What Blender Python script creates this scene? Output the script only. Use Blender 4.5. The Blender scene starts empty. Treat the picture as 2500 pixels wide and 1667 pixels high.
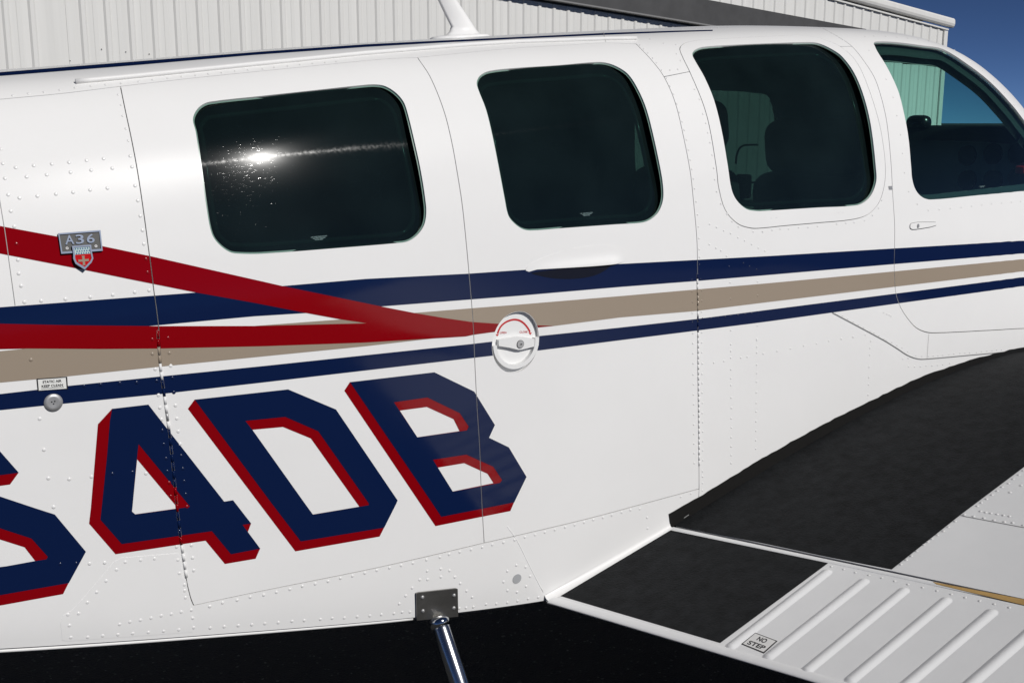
import bpy, bmesh, math, random
import numpy as np
from mathutils import Vector, Matrix
from mathutils.geometry import delaunay_2d_cdt

random.seed(4)
rng = np.random.default_rng(7)
SC = bpy.context.scene
C = SC.collection
R = math.radians

# ------------------------------------------------------------------ camera, sky, sun, exposure
F, CX, CY, HOR = 2700.0, 1250.0, 833.5, 300.0          # survey of the photograph (2500 px wide)
PITCH, YAW = math.atan((CY - HOR) / F), R(32)
CAM = np.array([0, 0, 1.6])
cam = bpy.data.objects.new('camera', bpy.data.cameras.new('camera'))
C.objects.link(cam)
cam.location = CAM
cam.rotation_euler = (R(90) - PITCH, 0, -YAW)
cam.data.sensor_width = 36
cam.data.lens = F / 2500 * 36
cam.data.clip_start, cam.data.clip_end = 0.05, 6000
SC.camera = cam

SUN_EL, SUN_AZ = R(37.2), R(164.6)                            # azimuth clockwise from +Y
world = bpy.data.worlds.new('World')
SC.world = world
world.use_nodes = True
wn = world.node_tree.nodes
sky = wn.new('ShaderNodeTexSky')
sky.sky_type = 'NISHITA'
sky.sun_disc = False
sky.sun_elevation, sky.sun_rotation = SUN_EL, SUN_AZ
sky.altitude, sky.air_density, sky.dust_density, sky.ozone_density = 3500, 0.25, 0.0, 6.0
world.node_tree.links.new(sky.outputs[0], wn['Background'].inputs[0])
wn['Background'].inputs[1].default_value = 0.062
SUNV = Vector((math.sin(SUN_AZ) * math.cos(SUN_EL), math.cos(SUN_AZ) * math.cos(SUN_EL), math.sin(SUN_EL)))
sun = bpy.data.objects.new('sun', bpy.data.lights.new('sun', 'SUN'))
C.objects.link(sun)
sun.data.energy, sun.data.angle, sun.data.color = 3.45, R(0.53), (1.0, 0.975, 0.94)
sun.rotation_euler = SUNV.to_track_quat('Z', 'Y').to_euler()
sun.location = (3, -6, 9)
SC.cycles.caustics_reflective = False
SC.cycles.caustics_refractive = False
SC.view_settings.view_transform = 'Standard'
SC.view_settings.look = 'None'
SC.view_settings.exposure, SC.view_settings.gamma = 0.0, 1
SC.view_settings.use_curve_mapping = False


def ray(px, py):
    a, b = (px - CX) / F, -(py - CY) / F
    cp, sp = math.cos(PITCH), math.sin(PITCH)
    f = cp + b * sp
    return np.array([f * math.sin(YAW) + a * math.cos(YAW), f * math.cos(YAW) - a * math.sin(YAW), b * cp - sp])


def proj(P):
    P = np.atleast_2d(P) - CAM
    f = P[:, 0] * math.sin(YAW) + P[:, 1] * math.cos(YAW)
    r = P[:, 0] * math.cos(YAW) - P[:, 1] * math.sin(YAW)
    cp, sp = math.cos(PITCH), math.sin(PITCH)
    d = f * cp - P[:, 2] * sp
    return np.stack([CX + F * r / d, CY - F * (f * sp + P[:, 2] * cp) / d], 1), d


def aty(px, py, y):
    d = ray(px, py)
    return CAM + d * y / d[1]


def zm(x0, y0, k, pts):                                    # survey picks made on an enlargement
    return [(x0 + x * k, y0 + y * k) for x, y in pts]


# ------------------------------------------------------------------ materials
MATS = {}


def mat(name, col, rough=0.5, metal=0.0, spec=0.5, bump=0.0, bscale=80.0, bdist=0.001, mottle=0.0, mscale=3.0,
        coat=0.0, rvar=0.0, stretch=None):
    m = bpy.data.materials.new(name)
    m.use_nodes = True
    nt = m.node_tree
    p = nt.nodes['Principled BSDF']
    p.inputs['Base Color'].default_value = (*col, 1)
    p.inputs['Roughness'].default_value = rough
    p.inputs['Metallic'].default_value = metal
    p.inputs['Specular IOR Level'].default_value = spec
    if coat:
        p.inputs['Coat Weight'].default_value = coat
        p.inputs['Coat Roughness'].default_value = 0.04
    tc = nt.nodes.new('ShaderNodeTexCoord')
    src = tc.outputs['Object']
    if stretch:
        mp = nt.nodes.new('ShaderNodeMapping')
        mp.inputs['Scale'].default_value = stretch
        nt.links.new(src, mp.inputs[0])
        src = mp.outputs[0]
    if bump:
        n = nt.nodes.new('ShaderNodeTexNoise')
        n.inputs['Scale'].default_value = bscale
        n.inputs['Detail'].default_value = 4
        nt.links.new(src, n.inputs['Vector'])
        b = nt.nodes.new('ShaderNodeBump')
        b.inputs['Strength'].default_value = bump
        b.inputs['Distance'].default_value = bdist
        nt.links.new(n.outputs[0], b.inputs['Height'])
        nt.links.new(b.outputs[0], p.inputs['Normal'])
    if mottle:
        n = nt.nodes.new('ShaderNodeTexNoise')
        n.inputs['Scale'].default_value = mscale
        n.inputs['Detail'].default_value = 6
        n.inputs['Roughness'].default_value = 0.65
        nt.links.new(src, n.inputs['Vector'])
        r = nt.nodes.new('ShaderNodeValToRGB')
        r.color_ramp.elements[0].position, r.color_ramp.elements[1].position = 0.3, 0.7
        r.color_ramp.elements[0].color = (*[c * (1 - mottle) for c in col], 1)
        r.color_ramp.elements[1].color = (*[min(1, c * (1 + mottle)) for c in col], 1)
        nt.links.new(n.outputs[0], r.inputs[0])
        nt.links.new(r.outputs[0], p.inputs['Base Color'])
    if rvar:
        n = nt.nodes.new('ShaderNodeTexNoise')
        n.inputs['Scale'].default_value = 9
        n.inputs['Detail'].default_value = 5
        nt.links.new(src, n.inputs['Vector'])
        mr = nt.nodes.new('ShaderNodeMapRange')
        mr.inputs['To Min'].default_value, mr.inputs['To Max'].default_value = rough - rvar, rough + rvar
        nt.links.new(n.outputs[0], mr.inputs[0])
        nt.links.new(mr.outputs[0], p.inputs['Roughness'])
    MATS[name] = m
    return m


PAINT = dict(spec=0.13, rough=0.085, bump=0.10, bscale=5.0, bdist=0.004, rvar=0.02)
WHITE = mat('white_paint', (0.80, 0.795, 0.785), mottle=0.02, mscale=2.5, **{**PAINT, 'spec': 0.08, 'rough': 0.30})
LOCKW = mat('lock_white', (0.78, 0.78, 0.77), rough=0.5, spec=0.2)
NAVY = mat('navy_paint', (0.0038, 0.0118, 0.053), **PAINT)
RED = mat('red_paint', (0.225, 0.001, 0.004), **PAINT)
TAN = mat('tan_paint', (0.315, 0.258, 0.200), **PAINT)
RIVW = mat('rivet_white', (0.80, 0.795, 0.785), rough=0.24)
RIVN = mat('rivet_navy', (0.0038, 0.0118, 0.053), rough=0.24)
RIVR = mat('rivet_red', (0.225, 0.001, 0.004), rough=0.24)
RIVT = mat('rivet_tan', (0.315, 0.258, 0.200), rough=0.24)
GRIT = mat('black_walkway', (0.0125, 0.0135, 0.0148), rough=0.8, spec=0.15, bump=0.9, bscale=190, bdist=0.0016, mottle=0.42, mscale=34)
RUBBER = mat('black_sealant', (0.011, 0.0105, 0.010), rough=0.38, bump=0.4, bscale=60, bdist=0.002)
SEAM = mat('seam_grey', (0.36, 0.36, 0.355), rough=0.6)  # plain grey for seam strips, hinge backing and crease flecks
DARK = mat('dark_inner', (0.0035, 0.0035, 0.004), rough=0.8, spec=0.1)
NAVYR = mat('roof_navy_paint', (0.0038, 0.0118, 0.053), rough=0.5, spec=0.0)
TRIM = mat('trim_tube', (0.16, 0.19, 0.18), rough=0.12)
REVEAL = mat('window_reveal', (0.030, 0.045, 0.042), rough=0.4)
GAPM = mat('gap_grey', (0.22, 0.22, 0.22), rough=0.7)
CHROME = mat('polished_metal', (0.72, 0.73, 0.75), rough=0.09, metal=1.0, bump=0.1, bscale=30)
CHROMEB = mat('badge_chrome', (0.36, 0.41, 0.50), rough=0.26, metal=1.0)
STEEL = mat('brushed_steel', (0.42, 0.42, 0.42), rough=0.45, metal=0.55, mottle=0.12, mscale=60)
TUBEM = mat('step_tube_metal', (0.62, 0.64, 0.68), rough=0.2, metal=1.0)
PLATE = mat('polished_plate', (0.22, 0.215, 0.205), rough=0.3, metal=0.8, bump=0.25, bscale=14, bdist=0.003, mottle=0.2, mscale=25)
BADGE = mat('badge_grey', (0.052, 0.052, 0.048), rough=0.45)
INK = mat('black_ink', (0.012, 0.012, 0.013), rough=0.5)
LABELW = mat('label_white', (0.78, 0.78, 0.75), rough=0.45)
EDGEG = mat('acrylic_edge', (0.14, 0.235, 0.195), rough=0.3)
REDINK = mat('red_ink', (0.50, 0.018, 0.022), rough=0.4)
BLUEENAMEL = mat('blue_enamel', (0.012, 0.10, 0.26), rough=0.15)
PALEENAMEL = mat('pale_enamel', (0.50, 0.62, 0.60), rough=0.15)
REDENAMEL = mat('red_enamel', (0.50, 0.008, 0.008), rough=0.12)
CLOTH = mat('grey_lining', (0.20, 0.205, 0.195), rough=0.9, mottle=0.15, mscale=12)
SEATM = mat('seat_fabric', (0.06, 0.064, 0.07), rough=0.95, bump=0.3, bscale=200)
PANELG = mat('instrument_panel_grey', (0.17, 0.18, 0.185), rough=0.7)
GAUGE = mat('gauge_black', (0.008, 0.008, 0.009), rough=0.25)
TANSEAL = mat('tan_seal', (0.46, 0.29, 0.10), rough=0.8, mottle=0.15, mscale=40)
WINGW = mat('wing_white', (0.76, 0.763, 0.765), rough=0.42, spec=0.3, bump=0.10, bscale=6, bdist=0.004, mottle=0.03, mscale=5)
SHEET = mat('hangar_sheet', (0.735, 0.73, 0.705), rough=0.5, mottle=0.05, mscale=1.6, stretch=(4, 4, 0.12))
FASCIA = mat('dark_fascia', (0.062, 0.062, 0.064), rough=0.7, mottle=0.18, mscale=2.5)
GLASSPRINT = mat('etched_print', (0.24, 0.36, 0.36), rough=0.6)


def asphalt():
    m = mat('asphalt', (0.036, 0.036, 0.035), rough=0.92, spec=0.2)
    nt = m.node_tree
    p = nt.nodes['Principled BSDF']
    tc = nt.nodes.new('ShaderNodeTexCoord')
    v = nt.nodes.new('ShaderNodeTexVoronoi')
    v.inputs['Scale'].default_value = 150
    nt.links.new(tc.outputs['Object'], v.inputs['Vector'])
    n = nt.nodes.new('ShaderNodeTexNoise')
    n.inputs['Scale'].default_value = 1.3
    n.inputs['Detail'].default_value = 8
    nt.links.new(tc.outputs['Object'], n.inputs['Vector'])
    r = nt.nodes.new('ShaderNodeValToRGB')
    r.color_ramp.elements[0].color = (0.018, 0.018, 0.017, 1)
    r.color_ramp.elements[1].color = (0.050, 0.050, 0.048, 1)
    nt.links.new(n.outputs[0], r.inputs[0])
    r2 = nt.nodes.new('ShaderNodeValToRGB')
    r2.color_ramp.elements[0].position, r2.color_ramp.elements[1].position = 0.86, 0.99
    r2.color_ramp.elements[1].color = (0.10, 0.10, 0.09, 1)
    nt.links.new(v.outputs['Color'], r2.inputs[0])
    mx = nt.nodes.new('ShaderNodeMix')
    mx.data_type, mx.blend_type = 'RGBA', 'ADD'
    mx.inputs[0].default_value = 1
    nt.links.new(r.outputs[0], mx.inputs[6])
    nt.links.new(r2.outputs[0], mx.inputs[7])
    nt.links.new(mx.outputs[2], p.inputs['Base Color'])
    b = nt.nodes.new('ShaderNodeBump')
    b.inputs['Distance'].default_value = 0.004
    nt.links.new(v.outputs['Distance'], b.inputs['Height'])
    nt.links.new(b.outputs[0], p.inputs['Normal'])
    return m


ASPHALT = asphalt()


def glass(name, tint, haze, reflect_veil):
    """tinted acrylic: coloured see-through sheet with a Fresnel reflection and a faint haze of polishing scratches"""
    m = bpy.data.materials.new(name)
    m.use_nodes = True
    nt = m.node_tree
    nt.nodes.clear()
    L = nt.links.new
    out = nt.nodes.new('ShaderNodeOutputMaterial')
    tr = nt.nodes.new('ShaderNodeBsdfTransparent')
    tr.inputs[0].default_value = (*tint, 1)
    g = nt.nodes.new('ShaderNodeBsdfGlossy')
    g.inputs['Roughness'].default_value = 0.013
    # Schlick Fresnel of a thin sheet, the same from both sides
    geo = nt.nodes.new('ShaderNodeNewGeometry')
    dt = nt.nodes.new('ShaderNodeVectorMath')
    dt.operation = 'DOT_PRODUCT'
    L(geo.outputs['Normal'], dt.inputs[0])
    L(geo.outputs['Incoming'], dt.inputs[1])
    val = dt.outputs['Value']
    for op, a in (('ABSOLUTE', None), ('SUBTRACT', 1.0), ('POWER', 5.0), ('MULTIPLY', .94), ('ADD', .045)):
        q = nt.nodes.new('ShaderNodeMath')
        q.operation = op
        if op == 'SUBTRACT':
            q.inputs[0].default_value = a
            L(val, q.inputs[1])
        else:
            L(val, q.inputs[0])
            if a is not None:
                q.inputs[1].default_value = a
        val = q.outputs[0]
    mx = nt.nodes.new('ShaderNodeMixShader')
    L(val, mx.inputs[0])
    L(tr.outputs[0], mx.inputs[1])
    L(g.outputs[0], mx.inputs[2])
    def mixin(sh, fac, node):
        m_ = nt.nodes.new('ShaderNodeMixShader')
        if isinstance(fac, float):
            m_.inputs[0].default_value = fac
        else:
            L(fac, m_.inputs[0])
        L(sh, m_.inputs[1])
        L(node.outputs[0], m_.inputs[2])
        return m_.outputs[0]
    tc = nt.nodes.new('ShaderNodeTexCoord')
    # soft bloom of fine polishing haze round a reflected light
    g1 = nt.nodes.new('ShaderNodeBsdfGlossy')
    g1.inputs['Roughness'].default_value = 0.15
    sh = mixin(mx.outputs[0], haze * 1.1, g1)
    # wiping marks: scratches running up and down spread the light sideways
    g2 = nt.nodes.new('ShaderNodeBsdfAnisotropic')
    g2.inputs['Roughness'].default_value = 0.15
    g2.inputs['Anisotropy'].default_value = 0.80
    cx = nt.nodes.new('ShaderNodeCombineXYZ')
    cx.inputs[0].default_value, cx.inputs[1].default_value, cx.inputs[2].default_value = -0.10, 0.37, 0.92
    L(cx.outputs[0], g2.inputs['Tangent'])
    n3 = nt.nodes.new('ShaderNodeTexNoise')
    n3.inputs['Scale'].default_value = 160
    n3.inputs['Detail'].default_value = 3
    L(tc.outputs['Object'], n3.inputs['Vector'])
    r3 = nt.nodes.new('ShaderNodeValToRGB')
    r3.color_ramp.elements[0].position, r3.color_ramp.elements[1].position = 0.4, 0.75
    r3.color_ramp.elements[0].color = (haze * .12,) * 3 + (1,)
    r3.color_ramp.elements[1].color = (haze * .75,) * 3 + (1,)
    L(n3.outputs[0], r3.inputs[0])
    sh = mixin(sh, r3.outputs[0], g2)
    # separate scratches that flash
    mp = nt.nodes.new('ShaderNodeMapping')
    mp.inputs['Rotation'].default_value = (0, R(-14), 0)
    mp.inputs['Scale'].default_value = (90, 90, 520)
    n = nt.nodes.new('ShaderNodeTexNoise')
    n.inputs['Scale'].default_value = 1
    n.inputs['Detail'].default_value = 2
    n.inputs['Distortion'].default_value = 0.6
    L(tc.outputs['Object'], mp.inputs[0])
    L(mp.outputs[0], n.inputs['Vector'])
    b = nt.nodes.new('ShaderNodeBump')
    b.inputs['Strength'].default_value = 0.35
    b.inputs['Distance'].default_value = 0.0006
    L(n.outputs[0], b.inputs['Height'])
    g3 = nt.nodes.new('ShaderNodeBsdfGlossy')
    g3.inputs['Roughness'].default_value = 0.07
    L(b.outputs[0], g3.inputs['Normal'])
    r = nt.nodes.new('ShaderNodeValToRGB')
    r.color_ramp.elements[0].position, r.color_ramp.elements[1].position = 0.60, 0.74
    r.color_ramp.elements[0].color = (0, 0, 0, 1)
    r.color_ramp.elements[1].color = (haze * 2.4,) * 3 + (1,)
    L(n.outputs[0], r.inputs[0])
    sh = mixin(sh, r.outputs[0], g3)
    # blue-green diffuse veil: reflected surroundings put into the pane's colour
    df = nt.nodes.new('ShaderNodeBsdfDiffuse')
    df.inputs[0].default_value = (0.22, 0.42, 0.44, 1)
    n2 = nt.nodes.new('ShaderNodeTexNoise')
    n2.inputs['Scale'].default_value = 7
    n2.inputs['Detail'].default_value = 6
    L(tc.outputs['Object'], n2.inputs['Vector'])
    r2 = nt.nodes.new('ShaderNodeValToRGB')
    r2.color_ramp.elements[0].position, r2.color_ramp.elements[1].position = 0.3, 0.75
    r2.color_ramp.elements[0].color = (reflect_veil * .7,) * 3 + (1,)
    r2.color_ramp.elements[1].color = (reflect_veil * 1.4,) * 3 + (1,)
    L(n2.outputs[0], r2.inputs[0])
    sh = mixin(sh, r2.outputs[0], df)
    L(sh, out.inputs[0])
    MATS[name] = m
    return m


GLASSD = glass('dark_acrylic', (0.08, 0.14, 0.125), 0.003, 0.021)
GLASSM = glass('dark_acrylic_clean', (0.08, 0.14, 0.125), 0.00008, 0.021)
GLASSF = glass('far_acrylic', (0.24, 0.37, 0.33), 0.0001, 0.006)
GLASSL = glass('green_acrylic', (0.60, 0.86, 0.79), 0.0006, 0.008)


# ------------------------------------------------------------------ object helpers
def link(name, me, parent=None, m=None):
    o = bpy.data.objects.new(name, me)
    C.objects.link(o)
    if m is not None and len(me.materials) == 0:
        me.materials.append(m)
    if parent is not None:
        o.parent = parent
        if parent.type == 'EMPTY':
            o.matrix_parent_inverse = Matrix.Translation(-parent.location)
    return o


def mesh(name, V, Fc, m=None, parent=None, smooth=False, normals=None):
    me = bpy.data.meshes.new(name)
    me.from_pydata([tuple(map(float, v)) for v in V], [], [tuple(map(int, f)) for f in Fc])
    me.update()
    if smooth or normals is not None:
        me.polygons.foreach_set('use_smooth', [True] * len(me.polygons))
    if normals is not None:
        me.normals_split_custom_set_from_vertices([tuple(map(float, n)) for n in normals])
    return link(name, me, parent, m)


def from_bm(name, bm, m=None, parent=None, smooth=False):
    me = bpy.data.meshes.new(name)
    bm.normal_update()
    bm.to_mesh(me)
    bm.free()
    if smooth:
        me.polygons.foreach_set('use_smooth', [True] * len(me.polygons))
    return link(name, me, parent, m)


def empty(name, loc):
    o = bpy.data.objects.new(name, None)
    o.empty_display_size = 0.3
    C.objects.link(o)
    o.location = loc
    return o


def tube_mesh(pts, rad, n=10, cap=True):
    pts = [Vector(p) for p in pts]
    V, Fc = [], []
    up = Vector((0, 0, 1))
    for i, p in enumerate(pts):
        t = (pts[min(i + 1, len(pts) - 1)] - pts[max(i - 1, 0)]).normalized()
        a = t.cross(up)
        if a.length < 1e-3:
            a = t.cross(Vector((1, 0, 0)))
        a.normalize()
        b = t.cross(a).normalized()
        r = rad[i] if hasattr(rad, '__len__') else rad
        for k in range(n):
            an = 2 * math.pi * k / n
            V.append(p + a * (r * math.cos(an)) + b * (r * math.sin(an)))
    for i in range(len(pts) - 1):
        for k in range(n):
            Fc.append((i * n + k, i * n + (k + 1) % n, (i + 1) * n + (k + 1) % n, (i + 1) * n + k))
    if cap:
        Fc.append(tuple(range(n - 1, -1, -1)))
        Fc.append(tuple((len(pts) - 1) * n + k for k in range(n)))
    return V, Fc


def tube(name, pts, rad, m, parent=None, n=10):
    V, Fc = tube_mesh(pts, rad, n)
    o = mesh(name, V, Fc, m, parent)
    me = o.data
    me.polygons.foreach_set('use_smooth', [len(p.vertices) == 4 for p in me.polygons])
    return o


def box_bm(bm, c, s, rot=None):
    mtx = Matrix.Translation(Vector(c)) @ (rot.to_4x4() if rot else Matrix.Identity(4)) @ Matrix.Diagonal((*s, 1))
    return bmesh.ops.create_cube(bm, size=1, matrix=mtx)


def rbox(name, c, s, bev, m, parent=None, rot=None, seg=3):
    bm = bmesh.new()
    bmesh.ops.create_cube(bm, size=1, matrix=Matrix.Diagonal((*s, 1)))
    bmesh.ops.bevel(bm, geom=bm.edges[:], offset=bev, segments=seg, affect='EDGES', profile=0.5)
    bmesh.ops.transform(bm, matrix=Matrix.Translation(Vector(c)) @ (rot.to_4x4() if rot else Matrix.Identity(4)), verts=bm.verts)
    return from_bm(name, bm, m, parent, smooth=True)


# ------------------------------------------------------------------ polygons
def inside(P, poly):
    P = np.atleast_2d(P)
    poly = np.asarray(poly)
    x, y = P[:, 0], P[:, 1]
    res = np.zeros(len(P), bool)
    x0, y0 = poly[:, 0], poly[:, 1]
    x1, y1 = np.roll(x0, -1), np.roll(y0, -1)
    for a, b, c, d in zip(x0, y0, x1, y1):
        if b == d:
            continue
        m = ((b > y) != (d > y))
        if m.any():
            res ^= m & (x < (c - a) * (y - b) / (d - b) + a)
    return res


def dens(poly, step, closed=True):
    poly = np.asarray(poly, float)
    out = []
    n = len(poly)
    for i in range(n if closed else n - 1):
        a, b = poly[i], poly[(i + 1) % n]
        k = max(1, int(math.ceil(np.linalg.norm(b - a) / step)))
        for j in range(k):
            out.append(a + (b - a) * j / k)
    if not closed:
        out.append(poly[-1])
    return np.array(out)


def crom(poly, k=6, closed=True):
    """centripetal-ish Catmull-Rom through the picks, so that outlines curve"""
    P = np.asarray(poly, float)
    n = len(P)
    out = []
    for i in range(n if closed else n - 1):
        p1, p2 = P[i], P[(i + 1) % n]
        p0 = P[i - 1] if (closed or i > 0) else 2 * p1 - p2
        p3 = P[(i + 2) % n] if (closed or i + 2 < n) else 2 * p2 - p1
        d1 = np.linalg.norm(p2 - p1)
        m1 = (p2 - p0) / max(1e-9, np.linalg.norm(p2 - p0)) * d1
        m2 = (p3 - p1) / max(1e-9, np.linalg.norm(p3 - p1)) * d1
        for j in range(k):
            t = j / k
            out.append((2 * t**3 - 3 * t**2 + 1) * p1 + (t**3 - 2 * t**2 + t) * m1 + (-2 * t**3 + 3 * t**2) * p2 + (t**3 - t**2) * m2)
    if not closed:
        out.append(P[-1])
    return np.array(out)


def area(poly):
    x, y = np.asarray(poly)[:, 0], np.asarray(poly)[:, 1]
    return 0.5 * np.sum(x * np.roll(y, -1) - np.roll(x, -1) * y)


def inset(poly, d):
    P = np.asarray(poly, float)
    if area(P) < 0:
        P = P[::-1]
    a = P - np.roll(P, 1, 0)
    b = np.roll(P, -1, 0) - P
    a /= np.maximum(np.linalg.norm(a, axis=1), 1e-9)[:, None]
    b /= np.maximum(np.linalg.norm(b, axis=1), 1e-9)[:, None]
    na, nb = np.stack([-a[:, 1], a[:, 0]], 1), np.stack([-b[:, 1], b[:, 0]], 1)
    m = na + nb
    l = np.linalg.norm(m, axis=1)
    m = m / np.maximum(l, 1e-6)[:, None]
    c = np.clip((m * na).sum(1), 0.35, 1)
    return P + m * (d / c)[:, None]


# ------------------------------------------------------------------ surfaces: points, normals and where a sight line meets them
class Surf:
    def N(self, uv):
        uv = np.atleast_2d(uv)
        e = 1e-3
        du = self.P(uv + [e, 0]) - self.P(uv - [e, 0])
        dv = self.P(uv + [0, e]) - self.P(uv - [0, e])
        n = np.cross(du, dv) * self.sgn
        return n / np.linalg.norm(n, axis=1)[:, None]

    def seeds(self, G):
        self.G = G
        q, d = proj(self.P(G))
        n = self.N(G)
        front = ((self.P(G) - CAM) * n).sum(1) < 0
        q[(d < 0.2) | ~front] = 1e9
        self.Gq = q

    def uv(self, px):
        px = np.atleast_2d(np.asarray(px, float))
        out = np.array([self.G[np.argmin(((self.Gq - p)**2).sum(1))] for p in px])
        e = 1e-4
        for it in range(12):
            q, _ = proj(self.P(out))
            r = px - q
            ju = (proj(self.P(out + [e, 0]))[0] - q) / e
            jv = (proj(self.P(out + [0, e]))[0] - q) / e
            det = ju[:, 0] * jv[:, 1] - ju[:, 1] * jv[:, 0]
            det = np.where(abs(det) < 1e-3, 1e9, det)
            st = np.stack([(r[:, 0] * jv[:, 1] - r[:, 1] * jv[:, 0]) / det, (ju[:, 0] * r[:, 1] - ju[:, 1] * r[:, 0]) / det], 1)
            out = out + np.clip(st, -0.05, 0.05)
        return out

    def at(self, px, off=0.0):
        uv = self.uv(px)
        return self.P(uv) + self.N(uv) * off


HW, YC = 0.525, 2.34
_h = [0, .006, .016, .03, .049, .07, .09, .12, .152, .2, .25, .33, .40, .45, .55, .70, .85, .98, 1.04, 1.075, 1.10]
_d = [.525, .40, .30, .238, .196, .166, .143, .113, .088, .064, .045, .024, .014, .009, .002, 0, 0, .001, .003, .006, .010]


def section(n=401):
    h, d = np.array(_h), np.array(_d)
    s = np.concatenate([[0], np.cumsum(np.hypot(np.diff(h), np.diff(d)))])
    ss = np.linspace(-s[-1], s[-1], 7999)
    hh = np.interp(abs(ss), s, h)
    ee = np.sign(ss) * (HW - np.interp(abs(ss), s, d))
    k = np.exp(-.5 * ((np.arange(-400, 401) * (ss[1] - ss[0])) / .02)**2)
    k /= k.sum()

    def sm(a):
        return np.convolve(np.concatenate([2 * a[0] - a[400:0:-1], a, 2 * a[-1] - a[-2:-402:-1]]), k, 'valid')
    hh, ee = sm(hh), sm(ee)
    m = len(ss) // 2
    H, E = hh[m:] - hh[m], ee[m:]
    S = np.concatenate([[0], np.cumsum(np.hypot(np.diff(H), np.diff(E)))])
    q = np.linspace(0, S[-1], n)
    return np.interp(q, S, H)[::-1], np.interp(q, S, E)[::-1], S[-1]


SH, SE, LS = section()


def smooth_interp(X, Y):
    X = np.array(X)
    g = np.linspace(X[0], X[-1], 1200)
    v = np.interp(g, X, Y)
    k = np.exp(-.5 * (np.arange(-120, 121) * (g[1] - g[0]) / .12)**2)
    k /= k.sum()
    v = np.convolve(np.concatenate([2 * v[0] - v[120:0:-1], v, 2 * v[-1] - v[-2:-122:-1]]), k, 'valid')
    return lambda x: np.interp(x, g, v)


ZT = smooth_interp([-2.6, -1.2, .30, .54, .80, 1.05, 1.45, 1.72, 2.02, 2.25, 2.45, 2.65, 2.85, 3.05, 3.25, 3.5, 3.8, 4.4],
                   [1.40, 1.54, 1.6963, 1.7193, 1.7494, 1.7727, 1.8066, 1.827, 1.8525, 1.86, 1.8642, 1.8637, 1.8162, 1.6976, 1.5958, 1.42, 1.36, 1.28])
ZB = smooth_interp([-2.6, -1.2, .17, .26, .60, .90, 1.22, 1.6, 4.4], [1.22, 1.025, .777, .758, .697, .645, .603, .58, .57])
NARROW = smooth_interp([-2.6, -1.2, .2, 2.2, 2.6, 2.9, 3.2, 3.8, 4.4], [.24, .06, 0, 0, .006, .03, .07, .14, .22])


class Fuselage(Surf):
    sgn = -1

    def P(self, uv):
        uv = np.atleast_2d(uv)
        x, t = uv[:, 0], uv[:, 1] / LS
        far = t > 1
        tt = np.where(far, 2 - t, t) * 400
        h = np.interp(tt, np.arange(401), SH)
        e = np.interp(tt, np.arange(401), SE)
        dy = HW - e
        k = np.interp(x, [-.3, .45, 1.03, 1.7], [.70, .74, .90, 1.0])
        e = HW - dy * (k + (1 - k) * np.clip(dy / HW, 0, 1))
        e = e * (1 - NARROW(x) / HW)
        T, B = ZT(x), ZB(x)
        z = np.where(h < .55, T - h, T - .55 - (h - .55) / (SH[0] - .55) * (T - .55 - B))
        # below the chine: carry on straight down
        z = np.where(tt < 0, z + tt / 400 * LS, z)
        return np.stack([x, np.where(far, YC + e, YC - e), z], 1)


SKIN = Fuselage()
SKIN.sgn = 1
if SKIN.N([[1.0, 0.5]])[0][1] > 0:
    SKIN.sgn = -1
SKIN.seeds(np.stack(np.meshgrid(np.linspace(-.6, 3.6, 300), np.linspace(0.004, 1.06, 240) * LS, indexing='ij'), -1).reshape(-1, 2))


class Plane(Surf):
    """a flat patch: origin, two directions"""
    def __init__(self, o, a, b):
        self.o, self.a = np.array(o), np.array(a) / np.linalg.norm(a)
        n = np.cross(a, b)
        self.n = n / np.linalg.norm(n)
        self.b = np.cross(self.n, self.a)
        if self.n @ (CAM - self.o) < 0:
            self.n = -self.n

    def P(self, uv):
        uv = np.atleast_2d(uv)
        return self.o + uv[:, :1] * self.a + uv[:, 1:2] * self.b

    def N(self, uv):
        return np.tile(self.n, (len(np.atleast_2d(uv)), 1))

    def uv(self, px):
        out = []
        for p in np.atleast_2d(px):
            d = ray(*p)
            s = ((self.o - CAM) @ self.n) / (d @ self.n)
            q = CAM + d * s - self.o
            out.append((q @ self.a, q @ self.b))
        return np.array(out)


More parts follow.
